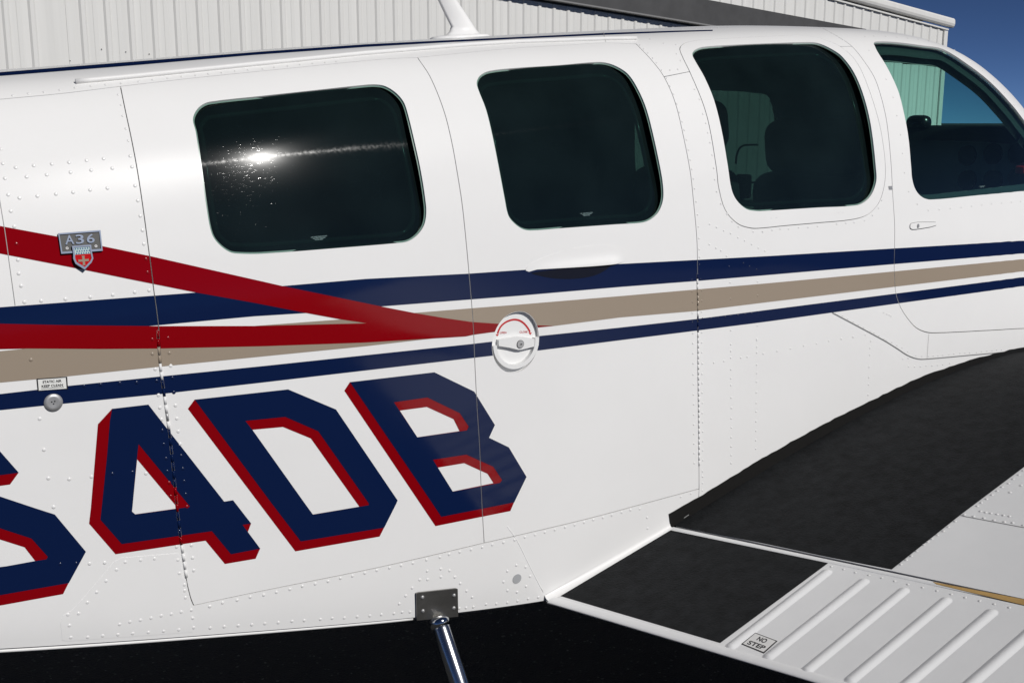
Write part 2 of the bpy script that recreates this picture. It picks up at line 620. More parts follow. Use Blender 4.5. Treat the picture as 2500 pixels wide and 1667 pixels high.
# ------------------------------------------------------------------ sheets that lie on a surface
def patch(name, surf, outer, m, parent, holes=(), off=0.0, thick=0.0, grid=(.03, .014), clip=None, step=.012, shape=None):
    """fine triangulated sheet on surf: outer minus holes, cut at the panel joints (clip), lifted by off,
    with rims turned in by thick; shape(uv) adds relief"""
    outer = dens(outer, step)
    holes = [dens(h, step) for h in holes]
    V, E = [], []

    def ring(P):
        i = len(V)
        V.extend(map(tuple, P))
        E.extend((i + k, i + (k + 1) % len(P)) for k in range(len(P)))
    ring(outer)
    for h in holes:
        ring(h)
    lo, hi = outer.min(0), outer.max(0)
    if clip:
        for c in clip:
            cl, ch = c.min(0), c.max(0)
            if (cl < hi).all() and (ch > lo).all():
                ring(c)
    B = np.array(V)
    gx = np.arange(lo[0] + grid[0] / 2, hi[0], grid[0])
    gy = np.arange(lo[1] + grid[1] / 2, hi[1], grid[1])
    if len(gx) and len(gy):
        G = np.stack(np.meshgrid(gx, gy, indexing='ij'), -1)
        G[::2, :, 1] += grid[1] * .5
        G = G.reshape(-1, 2)
        G = G[inside(G, outer)]
        for h in holes:
            G = G[~inside(G, h)]
        keep = []
        for i in range(0, len(G), 2000):
            g = G[i:i + 2000]
            d = np.full(len(g), 9e9)
            for j in range(0, len(B), 400):
                d = np.minimum(d, (((g[:, None] - B[None, j:j + 400]) / grid)**2).sum(-1).min(1))
            keep.append(g[d > .16])
        if keep:
            V.extend(map(tuple, np.concatenate(keep)))
    S = 100.0
    r = delaunay_2d_cdt([Vector((v[0] * S, v[1] * S)) for v in V], E, [], 0, 1e-4)
    W = np.array([(v.x / S, v.y / S) for v in r[0]])
    T = np.array([f for f in r[2] if len(f) == 3])
    c = W[T].mean(1)
    ok = inside(c, outer)
    for h in holes:
        ok &= ~inside(c, h)
    if clip:
        q = np.zeros(len(c), bool)
        for cc in clip:
            q |= inside(c, cc)
        ok &= q
    T = T[ok]
    use = np.unique(T)
    mp = -np.ones(len(W), int)
    mp[use] = np.arange(len(use))
    W, T = W[use], mp[T]
    N = surf.N(W)
    Pt = surf.P(W) + N * off
    if shape is not None:
        e = 5e-4
        hgt = shape(W)
        Pt = Pt + N * hgt[:, None]
        gu = (shape(W + [e, 0]) - shape(W - [e, 0])) / (2 * e)
        gv = (shape(W + [0, e]) - shape(W - [0, e])) / (2 * e)
        tu = surf.P(W + [e, 0]) - surf.P(W - [e, 0])
        tu /= np.linalg.norm(tu, axis=1)[:, None]
        tv = surf.P(W + [0, e]) - surf.P(W - [0, e])
        tv /= np.linalg.norm(tv, axis=1)[:, None]
        N = N - tu * gu[:, None] - tv * gv[:, None]
        N /= np.linalg.norm(N, axis=1)[:, None]
    # winding outward
    a, b, cc = Pt[T[:, 0]], Pt[T[:, 1]], Pt[T[:, 2]]
    flip = (np.cross(b - a, cc - a) * N[T[:, 0]]).sum(1) < 0
    T[flip] = T[flip][:, ::-1]
    Vn, Fn, Nn = list(Pt), [tuple(t) for t in T], list(N)
    if thick:
        ed = {}
        for t in T:
            for k in range(3):
                e = (t[k], t[(k + 1) % 3])
                if (e[1], e[0]) in ed:
                    del ed[(e[1], e[0])]
                else:
                    ed[e] = 1
        top, bot = {}, {}
        rim = {}
        for a, b in ed:
            d = Pt[b] - Pt[a]
            o = np.cross(d, N[a])
            o /= max(1e-9, np.linalg.norm(o))
            rim[a] = rim.get(a, 0) + o
            rim[b] = rim.get(b, 0) + o
        for a, b in ed:
            for k in (a, b):
                if k not in top:
                    nn = rim[k] / max(1e-9, np.linalg.norm(rim[k]))
                    top[k] = len(Vn)
                    Vn.append(Pt[k])
                    Nn.append(nn)
                    bot[k] = len(Vn)
                    Vn.append(Pt[k] - N[k] * thick)
                    Nn.append(nn)
            Fn.append((top[b], top[a], bot[a], bot[b]))
    return mesh(name, Vn, Fn, m, parent, normals=Nn)


def ribbon(name, surf, uvline, w, m, parent, off=0.0011, clip=None):
    """a thin strip along a line on a surface"""
    U = dens(uvline, .012, closed=False)
    t = np.gradient(U, axis=0)
    t /= np.maximum(np.linalg.norm(t, axis=1), 1e-9)[:, None]
    n = np.stack([-t[:, 1], t[:, 0]], 1) * w / 2
    A, B = U + n, U - n
    NA, NB = surf.N(A), surf.N(B)
    V = np.concatenate([surf.P(A) + NA * off, surf.P(B) + NB * off])
    k = len(U)
    Fc = [(i, i + 1, k + i + 1, k + i) for i in range(k - 1)]
    if np.dot(np.cross(V[1] - V[0], V[k] - V[0]), NA[0]) < 0:
        Fc = [f[::-1] for f in Fc]
    return mesh(name, V, Fc, m, parent, normals=np.concatenate([NA, NB]))


def bilin(q, uv):
    q = np.asarray(q, float)
    u, v = uv[:, :1], uv[:, 1:2]
    return q[0] * (1 - u) * (1 - v) + q[1] * u * (1 - v) + q[2] * u * v + q[3] * (1 - u) * v


def text_uv(s, bold=0.0, space=1.0):
    """letters as a flat mesh in the unit square (0,0 lower left)"""
    cu = bpy.data.curves.new('letters', 'FONT')
    cu.body = s
    cu.offset = bold
    cu.space_character = space
    cu.resolution_u = 3
    o = bpy.data.objects.new('letters', cu)
    C.objects.link(o)
    dg = bpy.context.evaluated_depsgraph_get()
    me = bpy.data.meshes.new_from_object(o.evaluated_get(dg))
    V = np.array([v.co[:2] for v in me.vertices])
    Fc = [tuple(p.vertices) for p in me.polygons]
    bpy.data.objects.remove(o)
    bpy.data.curves.remove(cu)
    bpy.data.meshes.remove(me)
    V = (V - V.min(0)) / (V.max(0) - V.min(0))
    return V, Fc


def lettering(name, surf, s, quad, m, parent, off=.0016, bold=0.0, depth=0.0, space=1.0):
    """quad: photo picks of lower left, lower right, upper right, upper left of the word"""
    V, Fc = text_uv(s, bold, space)
    U = surf.uv(bilin(quad, V))
    N = surf.N(U)
    P = surf.P(U) + N * off
    Fc = list(Fc)
    if depth:
        k = len(P)
        ed = {}
        for f in Fc:
            for i in range(len(f)):
                e = (f[i], f[(i + 1) % len(f)])
                if (e[1], e[0]) in ed:
                    del ed[(e[1], e[0])]
                else:
                    ed[e] = 1
        P = np.concatenate([P, P - N * depth])
        Fc += [(a, b, b + k, a + k) for a, b in ed]
    return mesh(name, P, Fc, m, parent)


def frame_at(surf, px, off=0.0):
    uv = surf.uv([px])
    n = Vector(surf.N(uv)[0])
    p = Vector(surf.P(uv)[0]) + n * off
    tu = Vector((surf.P(uv + [1e-3, 0]) - surf.P(uv - [1e-3, 0]))[0]).normalized()
    tv = n.cross(tu)
    if tv.z < 0:
        tv = -tv
        tu = -tu if n.dot(tu.cross(tv)) < 0 else tu
    m = Matrix((tu, tv, n)).transposed().to_4x4()
    m.translation = p
    return m


# ------------------------------------------------------------------ ground
bm = bmesh.new()
bmesh.ops.create_grid(bm, x_segments=8, y_segments=8, size=2500)
ground = from_bm('tarmac_ground', bm, ASPHALT)
ground['kind'] = 'structure'

# ------------------------------------------------------------------ hangar behind the airplane
AZW = YAW + math.atan((4900 - 1250) / F)
dW = np.array([math.sin(AZW), math.cos(AZW)])
nW = np.array([dW[1], -dW[0]])                            # towards the camera
W0 = 18.4 * np.array([math.sin(YAW), math.cos(YAW)])
hangar = empty('hangar', (W0[0], W0[1], 0))
hangar['label'] = 'white ribbed metal hangar behind the airplane, with a dark sloping band'
hangar['category'] = 'hangar'
HROT = Matrix.Rotation(math.atan2(dW[1], dW[0]), 4, 'Z')


def wpt(u, out, z):
    return Vector((W0[0] + dW[0] * u + nW[0] * out, W0[1] + dW[1] * u + nW[1] * out, z))


def wall_uz(px, py):
    d = ray(px, py)
    s = (W0 @ nW) / (d[:2] @ nW)
    P = CAM + d * s
    return (P[:2] - W0) @ dW, P[2]


UC = 12.05                                                # right corner of the wall


def z_low(u):  return 3.545 - .0612 * (u - .255)          # where the lower sheets end under the dark band
def z_up(u):   return 3.716 + .14 - .0622 * (u - 3.1)     # where the upper sheets begin
def z_rake(u): return 3.655 - .0975 * (u - UC)            # under the roof edge


def prism(name, prof, m, parent):
    """prof: list of (u, z) outline at out=o0 and o1"""
    (pts, o0, o1) = prof
    k = len(pts)
    V = [wpt(u, o0, z) for u, z in pts] + [wpt(u, o1, z) for u, z in pts]
    Fc = [tuple(range(k)), tuple(range(2 * k - 1, k - 1, -1))] + [(i, i + k, (i + 1) % k + k, (i + 1) % k) for i in range(k)]
    o = mesh(name, V, Fc, m, parent)
    bm = bmesh.new()
    bm.from_mesh(o.data)
    bmesh.ops.recalc_face_normals(bm, faces=bm.faces)
    bm.to_mesh(o.data)
    bm.free()
    return o


UL = -14.0
lower_wall = prism('wall_panel', ([(UL, 0), (UC, 0), (UC, z_low(UC)), (UL, z_low(UL) + .0)], 0, -.12), SHEET, hangar)
upper_wall = prism('wall_panel', ([(UL, z_up(UL)), (UC, z_up(UC)), (UC, z_rake(UC)), (UL, z_rake(UL))], .002, -.12), SHEET, hangar)
# pressed ribs, one sheet pitch apart
prof = [(-.044, 0), (-.020, .019), (.020, .019), (.044, 0)]
me = bpy.data.meshes.new('rib')
me.from_pydata([(x, -y, z) for z in (0, 1) for x, y in prof], [], [(0, 1, 5, 4), (1, 2, 6, 5), (2, 3, 7, 6), (0, 3, 2, 1), (4, 5, 6, 7)])
me.materials.append(SHEET)
SEAMU = (wall_uz(158, 0)[0], wall_uz(176, 0)[0])
for i in range(-45, 40):
    u = .255 + .3025 * i
    if u > UC - .12:
        continue
    pair = [(0, z_low(u) - .004, lower_wall, 0.001), (z_up(u) + .012, z_rake(u) - .005, upper_wall, 0.003)]
    for z0, z1, par, o in pair:
        if par is upper_wall and u < 0:
            continue
        if par is lower_wall and (SEAMU[0] - .25 < u < SEAMU[1] + .02):
            continue
        r = link('rib', me, par)
        r.matrix_basis = Matrix.Translation(wpt(u, o, z0)) @ HROT @ Matrix.Diagonal((1, 1, z1 - z0, 1))
        # shallow stiffening swages between the ribs
me2 = bpy.data.meshes.new('swage')
p2 = [(-.03, 0), (-.02, .004), (.02, .004), (.03, 0)]
me2.from_pydata([(x, -y, z) for z in (0, 1) for x, y in p2], [], [(0, 1, 5, 4), (1, 2, 6, 5), (2, 3, 7, 6), (0, 3, 2, 1), (4, 5, 6, 7)])
me2.materials.append(SHEET)
for i in range(-30, 40):
    for k in (.15,):
        u = .255 + .3025 * i + k
        if u > UC - .1 or SEAMU[0] - .25 < u < SEAMU[1] + .05:
            continue
        r = link('swage', me2, lower_wall)
        r.matrix_basis = Matrix.Translation(wpt(u, .0008, 0)) @ HROT @ Matrix.Diagonal((1, 1, z_low(u) - .006, 1))
prism('seam_trim', ([(SEAMU[0], 0), (SEAMU[1], 0), (SEAMU[1], z_low(SEAMU[1]) - .01), (SEAMU[0], z_low(SEAMU[0]) - .01)], .001, .006), SHEET, hangar)
ub = 9.0
# dark sloping band: a hood that stands proud of the wall and shades the top of the lower sheets
prism('dark_band', ([(UL, z_low(UL) + .05), (ub, z_low(ub) + .05), (ub, z_up(ub) + .004), (UL, z_up(UL) + .004)], -.10, .13), FASCIA, hangar)
prism('band_lip', ([(UL, z_low(UL) + .035), (ub, z_low(ub) + .035), (ub, z_low(ub) + .058), (UL, z_low(UL) + .058)], -.08, .145), GAPM, hangar)
# roof edge: boxed rake with a rounded top, and its trim angle
rk = []
for o, dz in ((.0, .04), (.075, .04), (.10, .07), (.115, .12), (.11, .20), (.08, .235), (.0, .25), (-.3, .25)):
    rk.append((o, dz))
V = [wpt(u, o, z_rake(u) + dz) for u in (UL, UC + .16) for o, dz in rk]
k = len(rk)
roof_edge = mesh('roof_edge', V, [(i, (i + 1) % k, (i + 1) % k + k, i + k) for i in range(k)] + [tuple(range(k)), tuple(range(2 * k - 1, k - 1, -1))], SHEET, hangar)
prism('roof_trim', ([(UL, z_rake(UL) - .035), (UC + .03, z_rake(UC) - .035), (UC + .03, z_rake(UC) - .005), (UL, z_rake(UL) - .005)], .002, .05), SHEET, hangar)
prism('corner_trim', ([(UC - .115, 0), (UC + .02, 0), (UC + .02, z_rake(UC) - .05), (UC - .115, z_rake(UC) - .05)], .0015, .042), SHEET, hangar)
# side wall and roof behind
V = [wpt(UC, -.1, 0), wpt(UC, -14, 0), wpt(UC, -14, z_rake(UC)), wpt(UC, -.1, z_rake(UC))]
mesh('side_wall', V, [(0, 1, 2, 3)], SHEET, hangar)
V = [wpt(UL, -.1, z_rake(UL) + .24), wpt(UC + .16, -.1, z_rake(UC) + .22), wpt(UC + .16, -14, z_rake(UC) + .22), wpt(UL, -14, z_rake(UL) + .24)]
mesh('roof_sheet', V, [(0, 1, 2, 3)], SHEET, hangar)
scr = bmesh.new()
bmesh.ops.create_cone(scr, cap_ends=True, segments=8, radius1=.008, radius2=.006, depth=.006)
scm = bpy.data.meshes.new('screw')
scr.to_mesh(scm)
scr.free()
scm.materials.append(GAPM)
for p in zm(0, 0, .27211, [(62, 357), (306, 384), (910, 444), (1128, 467), (1168, 267), (1338, 487), (1785, 337), (628, 548)]) + \
        zm(620, 0, .27211, [(68, 20), (80, 400), (608, 90), (1108, 158), (1578, 220)]):
    u, z = wall_uz(*p)
    s = link('screw', scm, hangar)
    s.matrix_parent_inverse = Matrix.Translation(-hangar.location)
    s.matrix_basis = Matrix.Translation(wpt(u, .01, z)) @ HROT @ Matrix.Rotation(R(90), 4, 'X')

# ------------------------------------------------------------------ airplane: outlines picked on the photograph
plane = empty('airplane', (1.4, YC, 0))
plane['label'] = 'white single engine airplane with navy, tan and red stripes parked before the hangar'
plane['category'] = 'airplane'

TOP1 = [(0, 243), (150, 229), (294, 211.5), (450, 193.5), (640, 174), (800, 158), (936, 145), (1019, 141)]
RAIL2 = [(1019, 141), (1140, 129), (1260, 118), (1380, 111), (1477, 105.5), (1553, 108)]
DL = [(294, 211.5), (306, 270), (321, 340), (336, 420), (351, 520), (365, 625), (377, 720), (386, 788), (392, 870), (401, 964), (414, 1059), (423, 1147), (431, 1228), (440, 1308), (454, 1408), (465, 1457), (473, 1477)]
SPLIT = [(1019, 141), (1050, 188), (1083, 269), (1102, 343), (1116, 420), (1129, 505), (1145, 667), (1155, 791), (1160, 902), (1165.6, 1010), (1171, 1092), (1175, 1201), (1182, 1325)]
HR = [(1553, 108), (1591, 148), (1621, 188), (1648, 250), (1667, 326.5), (1685, 419), (1692, 481), (1701, 579), (1702.6, 636), (1703.5, 760), (1704.5, 900), (1706, 1040), (1706.7, 1193)]
DB1 = [(473, 1477), (640, 1442), (899, 1390), (1060, 1354), (1182, 1325)]
DB2 = [(1182, 1325), (1260, 1307.5), (1435, 1266), (1566, 1231), (1640, 1211), (1706.7, 1193)]
CAB = [(2008, 69.4), (2045, 90), (2080, 114), (2113, 155), (2135, 190.5), (2151, 236.7), (2165, 299), (2175, 394), (2179.7, 478), (2184, 546), (2184, 606), (2183, 655), (2186.5, 712), (2197.4, 747.4), (2214, 774.6), (2235.5, 799), (2260, 810.5), (2284.5, 812.7), (2390, 808), (2500, 802), (2640, 795)]
FRAME = [(1702.6, 99), (1672, 106), (1660, 118), (1664.5, 136), (1683.5, 175.5), (1716, 253), (1732.5, 313), (1750, 419), (1754, 456), (1770.6, 513), (1800.5, 546), (1833, 557), (1860, 557), (1914, 551.5), (2000, 544), (2078, 536.5), (2118.5, 524), (2146, 494), (2159, 451), (2161.5, 410), (2157, 360), (2146, 299), (2121, 218), (2091, 152), (2050.5, 114), (1996, 92.5), (1952.5, 86.5), (1901, 88.4), (1800, 93)]
W1 = [(471, 294), (476, 275), (490, 258.5), (511.6, 249), (640, 234.6), (760, 221.6), (892, 207.6), (919, 206.8), (941, 211), (965.6, 226), (984.6, 247.6), (994, 272), (1012, 345.6), (1028, 420), (1040, 500), (1040, 530), (1033.6, 554), (1017, 576), (995.5, 589.6), (968, 593.7), (837.7, 604.6), (640, 619.5), (585, 619.5), (560.5, 615.4), (533, 595), (517, 570.5), (506, 519), (490, 408), (477.6, 321)]
W2 = [(1164, 201.4), (1172, 185), (1194, 174), (1260, 166.5), (1360, 160), (1457.7, 152), (1485, 155), (1512, 166), (1534, 182), (1553, 209.5), (1574.7, 256), (1591, 313), (1614, 420), (1619.6, 464), (1618, 491.6), (1607, 519), (1588, 536.5), (1566.5, 544), (1512, 547.4), (1376, 557), (1294.4, 563), (1272.6, 558), (1251, 541), (1240, 524), (1232, 486), (1218.6, 415), (1202, 332), (1186, 266.7), (1167, 217.7)]
W3 = [(1690, 133), (1697, 122.5), (1716, 115.6), (1780, 111), (1880, 106.7), (1969, 104), (1996, 106), (2029, 120), (2056, 139), (2086, 180), (2110, 239.5), (2127, 313), (2139, 419), (2139, 443), (2129, 472.6), (2113, 491.6), (2091, 501.7), (1996, 507), (1860, 515.6), (1847, 515.6), (1822, 510.7), (1798, 489), (1785.6, 461.7), (1777, 408), (1762, 321), (1743, 245), (1719, 188), (1697, 149.7)]
W4 = [(2133.5, 104.8), (2143, 102), (2186.5, 103.4), (2254, 112), (2301, 120), (2363, 158), (2418, 201), (2472, 258), (2500, 294), (2545, 352), (2575, 405), (2582, 440), (2560, 459), (2500, 467), (2380, 478), (2273.6, 487.6), (2252, 482), (2235.5, 464), (2227, 437), (2224.6, 410), (2216.5, 326.5), (2197.4, 236.7), (2184, 201), (2162, 158), (2143, 128), (2135, 111.6)]


def L(px, k=4):
    return SKIN.uv(crom(px, k, closed=False))


def O(px, k=4):
    return SKIN.uv(crom(px, k, closed=True))


uTOP1, uRAIL2, uDL, uSPLIT, uHR, uDB1, uDB2, uCAB = [L(c) for c in (TOP1, RAIL2, DL, SPLIT, HR, DB1, DB2, CAB)]
uFRAME = L(FRAME + FRAME[:1])[:-1]
uW = [O(w) for w in (W1, W2, W3, W4)]
XA, XF, CS, GAP = -2.55, 4.35, LS + .12, .0008


def near(U, p):
    return int(np.argmin(((U - SKIN.uv([p])[0])**2).sum(1)))


cat = lambda *a: np.concatenate([np.atleast_2d(np.asarray(x, float)) for x in a])
xe = uHR[-1][0]
ih = near(uHR, (1621, 188))
f3, f24 = near(uFRAME, (1683.5, 175.5)), near(uFRAME, (2050.5, 114))
ic = near(uCAB, (2080, 114))
xc = uCAB[0][0] - .06
pA = cat([(XA, .0)], [(xe, .0)], uHR[-1:], uDB2[::-1][1:], uDB1[::-1][1:], uDL[::-1][1:], uTOP1[near(uTOP1, (294, 211.5)) - 1::-1], [(XA, uTOP1[0][1] - .02)])
pB = cat(uDL, uDB1[1:], uSPLIT[::-1][1:], uTOP1[::-1][1:len(uTOP1) - near(uTOP1, (294, 211.5)) - 1])
pC = cat(uSPLIT, uDB2[1:], uHR[::-1][1:], uRAIL2[::-1][1:-1])
pD = cat(uHR[ih:], [(xe, 0)], [(XF, 0)], [(XF, uCAB[-1][1])], uCAB[::-1][:len(uCAB) - ic], uFRAME[f24:f3 - 1:-1] if f3 else uFRAME[f24::-1])
pF = cat(uCAB[::-1], [(xc, CS)], [(XF, CS)], [(XF, uCAB[-1][1])])
pG = cat([(XA, uTOP1[0][1] - .02)], uTOP1, uRAIL2[1:], uHR[1:ih + 1], uFRAME[f3::-1], uFRAME[:f24 - 1:-1], uCAB[ic::-1], [(xc, CS)], [(XA, CS)])
pE = uFRAME
# windscreen opening: forward of the slim post beside the cabin door window, across to the far side
post = SKIN.uv([(2500, 268), (2459, 219), (2404, 170), (2350, 132), (2306, 112)]) + [.02, 0]
WS = cat([(3.62, post[0][1] - .10)], [(post[0][0] + .16, post[0][1] - .10)], post, [(2.72, LS * .985)])
WSF = np.stack([WS[::-1, 0], 2 * LS - WS[::-1, 1]], 1)
WSF[1:-2, 0] += .30
WS = cat(WS, WSF)
LOCK = (1259.3, 835.7)
LM = frame_at(SKIN, LOCK)
lock_uv = SKIN.uv([LOCK])[0]
LR = 0.0545
lockhole = np.array([lock_uv + LR * np.array([math.cos(a), math.sin(a)]) for a in np.linspace(0, 2 * math.pi, 49)[:-1]])
PAN = [inset(p, GAP) for p in (pA, pB, pC, pD, pE, pF, pG)]
iA, iB, iC, iD, iE, iF, iG = PAN

aft_panel = patch('aft_side_panel', SKIN, iA, WHITE, plane, thick=.004)
cargo_aft = patch('cargo_door', SKIN, iB, WHITE, plane, holes=[uW[0]], thick=.006)
cargo_aft['label'] = 'rear half of the double cargo door, with the sunlit window'
cargo_fwd = patch('cargo_door', SKIN, iC, WHITE, plane, holes=[uW[1], lockhole], thick=.006)
cargo_fwd['label'] = 'front half of the double cargo door, with the round lock'
mid_panel = patch('mid_side_panel', SKIN, iD, WHITE, plane, thick=.004)
win_frame = patch('window_frame_panel', SKIN, iE, WHITE, plane, holes=[uW[2]], thick=.006, off=.0004)
cabin_door = patch('cabin_door', SKIN, iF, WHITE, plane, holes=[uW[3], WS], thick=.006)
roof_panel = patch('roof_panel', SKIN, iG, WHITE, plane, thick=.004)
mir = lambda U: np.stack([U[:, 0], 2 * LS - U[:, 1]], 1)


def far_uv(px):
    """points of the far side of the cabin, sighted through the near windows"""
    out = []
    ss = np.linspace(LS * 1.02, 2 * LS, 600)
    for p in px:
        y = 2.84
        for _ in range(8):
            q = aty(*p, y)
            P = SKIN.P(np.stack([np.full(600, q[0]), ss], 1))
            i = int(np.argmin(abs(P[:, 2] - q[2])))
            y = P[i, 1]
        out.append((q[0], ss[i]))
    return np.array(out)


FARW = far_uv(crom([(1560, 200), (1640, 197), (1725, 201), (1830, 208), (1862, 215), (1880, 243), (1891, 295), (1903, 380), (1905, 445), (1885, 470), (1760, 476), (1620, 480), (1560, 470), (1535, 430), (1530, 330), (1535, 230)], 3))
FARW = inset(FARW, 0)
pH = np.array([(XA, CS), (XF, CS), (XF, 2 * LS), (XA, 2 * LS)])
far_panel = patch('far_side_panel', SKIN, inset(pH, GAP), WHITE, plane, holes=[FARW, WS], thick=.004, grid=(.06, .03))
OWNER = [(iB, cargo_aft), (iC, cargo_fwd), (iE, win_frame), (iD, mid_panel), (iF, cabin_door), (iG, roof_panel), (iA, aft_panel)]


def owner(uv):
    for p, o in OWNER:
        if inside([uv], p)[0]:
            return o
    return aft_panel


# inner skin: dark lining with its own window cut-outs, floor and bulkheads
pL = np.array([(-.3, .02), (3.3, .02), (3.3, 2 * LS - .02), (-.3, 2 * LS - .02)])
WSL = WS.copy()
WSL[1:8] += [.075, .06]
lin_h = [inset(w, .006) for w in uW[:3]] + [inset(uW[3], .024) + [-.012, -.012]] + [inset(FARW, .004), WSL]
patch('cabin_lining', SKIN, pL, CLOTH, plane, holes=lin_h, off=-.038, grid=(.06, .03))
# a plain backing just under the outer skin, seen only as the dark line in the joints
patch('joint_backing', SKIN, np.array([(XA, .01), (XF, .01), (XF, CS), (XA, CS)]), GAPM, plane, holes=[inset(w, -.03) for w in uW] + [inset(WS, -.05), inset(lockhole, -.01)], off=-.009, grid=(.08, .03))
V = [(-.3, 1.84, .93), (3.3, 1.84, .93), (3.3, 2.84, .93), (-.3, 2.84, .93)]
mesh('cabin_floor', V, [(0, 1, 2, 3)], CLOTH, plane)
for x in (-.28,):
    mesh('bulkhead', [(x, 1.84, .7), (x, 2.84, .7), (x, 2.84, 1.75), (x, 1.84, 1.75)], [(0, 1, 2, 3)], CLOTH, plane)
# belly
xs = np.linspace(XA, XF, 60)
V = []
for x in xs:
    e = SKIN.P([[x, 0.0]])[0]
    f = SKIN.P([[x, 2 * LS]])[0]
    V += [e + [0, .004, -.001], e + [0, .06, -.03], f + [0, -.06, -.03], f]
mesh('belly_skin', V, [(4 * i + j, 4 * i + j + 1, 4 * i + j + 5, 4 * i + j + 4) for i in range(59) for j in range(3)], WHITE, plane, smooth=True)
patch('tail_cone', SKIN, np.array([(-5, .0), (XA - .002, .0), (XA - .002, 2 * LS), (-5, 2 * LS)]), WHITE, plane, grid=(.2, .05))
# nose bulkhead so the body is closed
e = SKIN.P(np.stack([np.full(60, XF), np.linspace(0, 2 * LS, 60)], 1))
mesh('firewall', e, [tuple(range(60))], WHITE, plane)
e = SKIN.P(np.stack([np.full(60, XA), np.linspace(0, 2 * LS, 60)], 1))
mesh('tail_bulkhead', e, [tuple(range(60))], WHITE, plane)

# dark reveals between pane and lining
for w, par in zip(uW, (cargo_aft, cargo_fwd, win_frame, cabin_door)):
    h_ = inset(w, .006) if par is not cabin_door else inset(w, .024) + [-.012, -.012]
    patch('window_reveal', SKIN, inset(w, -.05), REVEAL, par, holes=[inset(h_, .001)], off=-.017 if par is cabin_door else -.034, grid=(.03, .02))
# window panes, their pale cut edges and inner trim tubes
for w, par, gm in zip(uW, (cargo_aft, cargo_fwd, win_frame, cabin_door), (GLASSD, GLASSM, GLASSM, GLASSL)):
    cw, hw = w.mean(0), np.ptp(w, axis=0) / 2
    patch('window_pane', SKIN, inset(w, -.004), gm, par, off=-.0045, shape=None) if par is cabin_door else patch('window_pane', SKIN, inset(w, -.004), gm, par, off=-.0100, shape=lambda U, cw=cw, hw=hw: .009 * (1 - ((U[:, 0] - cw[0]) / hw[0])**2 * .9) - .010 * (1 - ((U[:, 1] - cw[1]) / hw[1])**2))
    if par is not cabin_door:
        patch('pane_edge', SKIN, inset(w, .0002), EDGEG, par, holes=[inset(w, .0030)], off=-.0036, grid=(9, 9))
        U = dens(inset(w, .016), .02)
        P = SKIN.P(U) - SKIN.N(U) * .024
        V, Fc = tube_mesh(list(P) + [P[0]], .0045, 8, cap=False)
        mesh('inner_trim', V, Fc, TRIM, par, smooth=True)
for w in (FARW,):
    patch('window_pane', SKIN, inset(w, -.004), GLASSF, far_panel, off=-.0045, grid=(.06, .03))
patch('windscreen', SKIN, inset(WS, -.006), GLASSL, plane, off=-.005, grid=(.05, .03))

# ------------------------------------------------------------------ paint scheme
NAVY_A = [(-260, 774), (0, 750), (378, 721.6), (482, 714), (688, 698.4), (892, 681), (1145, 668), (1260, 660), (1512, 644.6), (1702, 634.5), (1880, 625), (2184, 606.5), (2500, 588), (2800, 571),
          (2800, 596), (2500, 619), (2184, 644.6), (1860, 672.6), (1700, 686), (1512, 700.6), (1260, 722.4), (1148, 731), (930, 748), (748, 764), (620, 772), (386, 793.7), (0, 824), (-260, 845)]
TANS = [(-260, 886), (0, 857), (628, 795), (835, 779.5), (1012, 763.7), (1150.6, 752.5), (1260, 744), (1512, 723), (1700, 706.6), (1880, 691), (2184, 662.5), (2500, 633), (2800, 606),
        (2800, 629), (2500, 662.5), (2184, 700), (1870, 738), (1700, 759), (1512, 775), (1349, 796), (1082.6, 823), (892, 845), (640, 870), (389, 895), (163, 918.5), (0, 933.7), (-260, 962)]
NAVY_B = [(-260, 988), (0, 961.5), (94, 950.6), (163, 942), (392, 918.5), (640, 893.5), (1156, 839), (1321.6, 819.5), (1512, 799.7), (1700, 778.7), (1880, 755.6), (2184, 717), (2500, 676.7), (2800, 640),
          (2800, 657), (2500, 698.4), (2192, 740.6), (1880, 784), (1700, 807), (1596.5, 820), (1319, 854.8), (1158, 873), (640, 933.5), (392, 961.5), (106, 990), (0, 1001), (-260, 1028)]
RED_X = [(-260, 507), (0, 552), (141.5, 578), (250, 601), (365, 625), (640, 687), (688, 698), (930, 748), (1012, 764), (1082.6, 776), (1153, 786), (1213, 790), (1313.5, 794), (1352, 795.5), (1313.5, 799), (1202, 810.5), (1155, 817),
         (1137, 821), (892, 836), (640, 845), (389, 850.5), (245, 851.6), (65, 850.5), (0, 852), (-260, 858), (-260, 786), (0, 790), (163, 793.7), (384, 796), (620, 795.6), (895, 789), (835, 780), (748, 764), (620, 739), (479, 714), (326.5, 683.5), (207, 659), (0, 619), (-260, 572)]
ROOFN = [(-260, 203), (0, 177.4), (320, 152), (640, 127), (892, 109.4), (1066, 100.7), (1260, 91.7), (1479, 81.5), (1648, 76), (1740, 73.8),
         (1740, 76.5), (1648, 79.4), (1479, 86.0), (1260, 95.8), (1066, 105.6), (892, 115.6), (620, 135), (320, 161), (0, 186.4), (-260, 212)]
near_clip = PAN
PX_ART = []


def paint(name, px, m, off, parent=plane, holes_px=(), clip=near_clip, holes_uv=(), step=.012):
    U = SKIN.uv(dens(px, 30))
    H = [SKIN.uv(dens(h, 30)) for h in holes_px] + list(holes_uv)
    PX_ART.append(({'registration_letter': 0, 'red_stripe': 1}.get(name, 2), m, px, holes_px))
    return patch(name, SKIN, U, m, parent, holes=H, off=off, clip=clip, step=step)


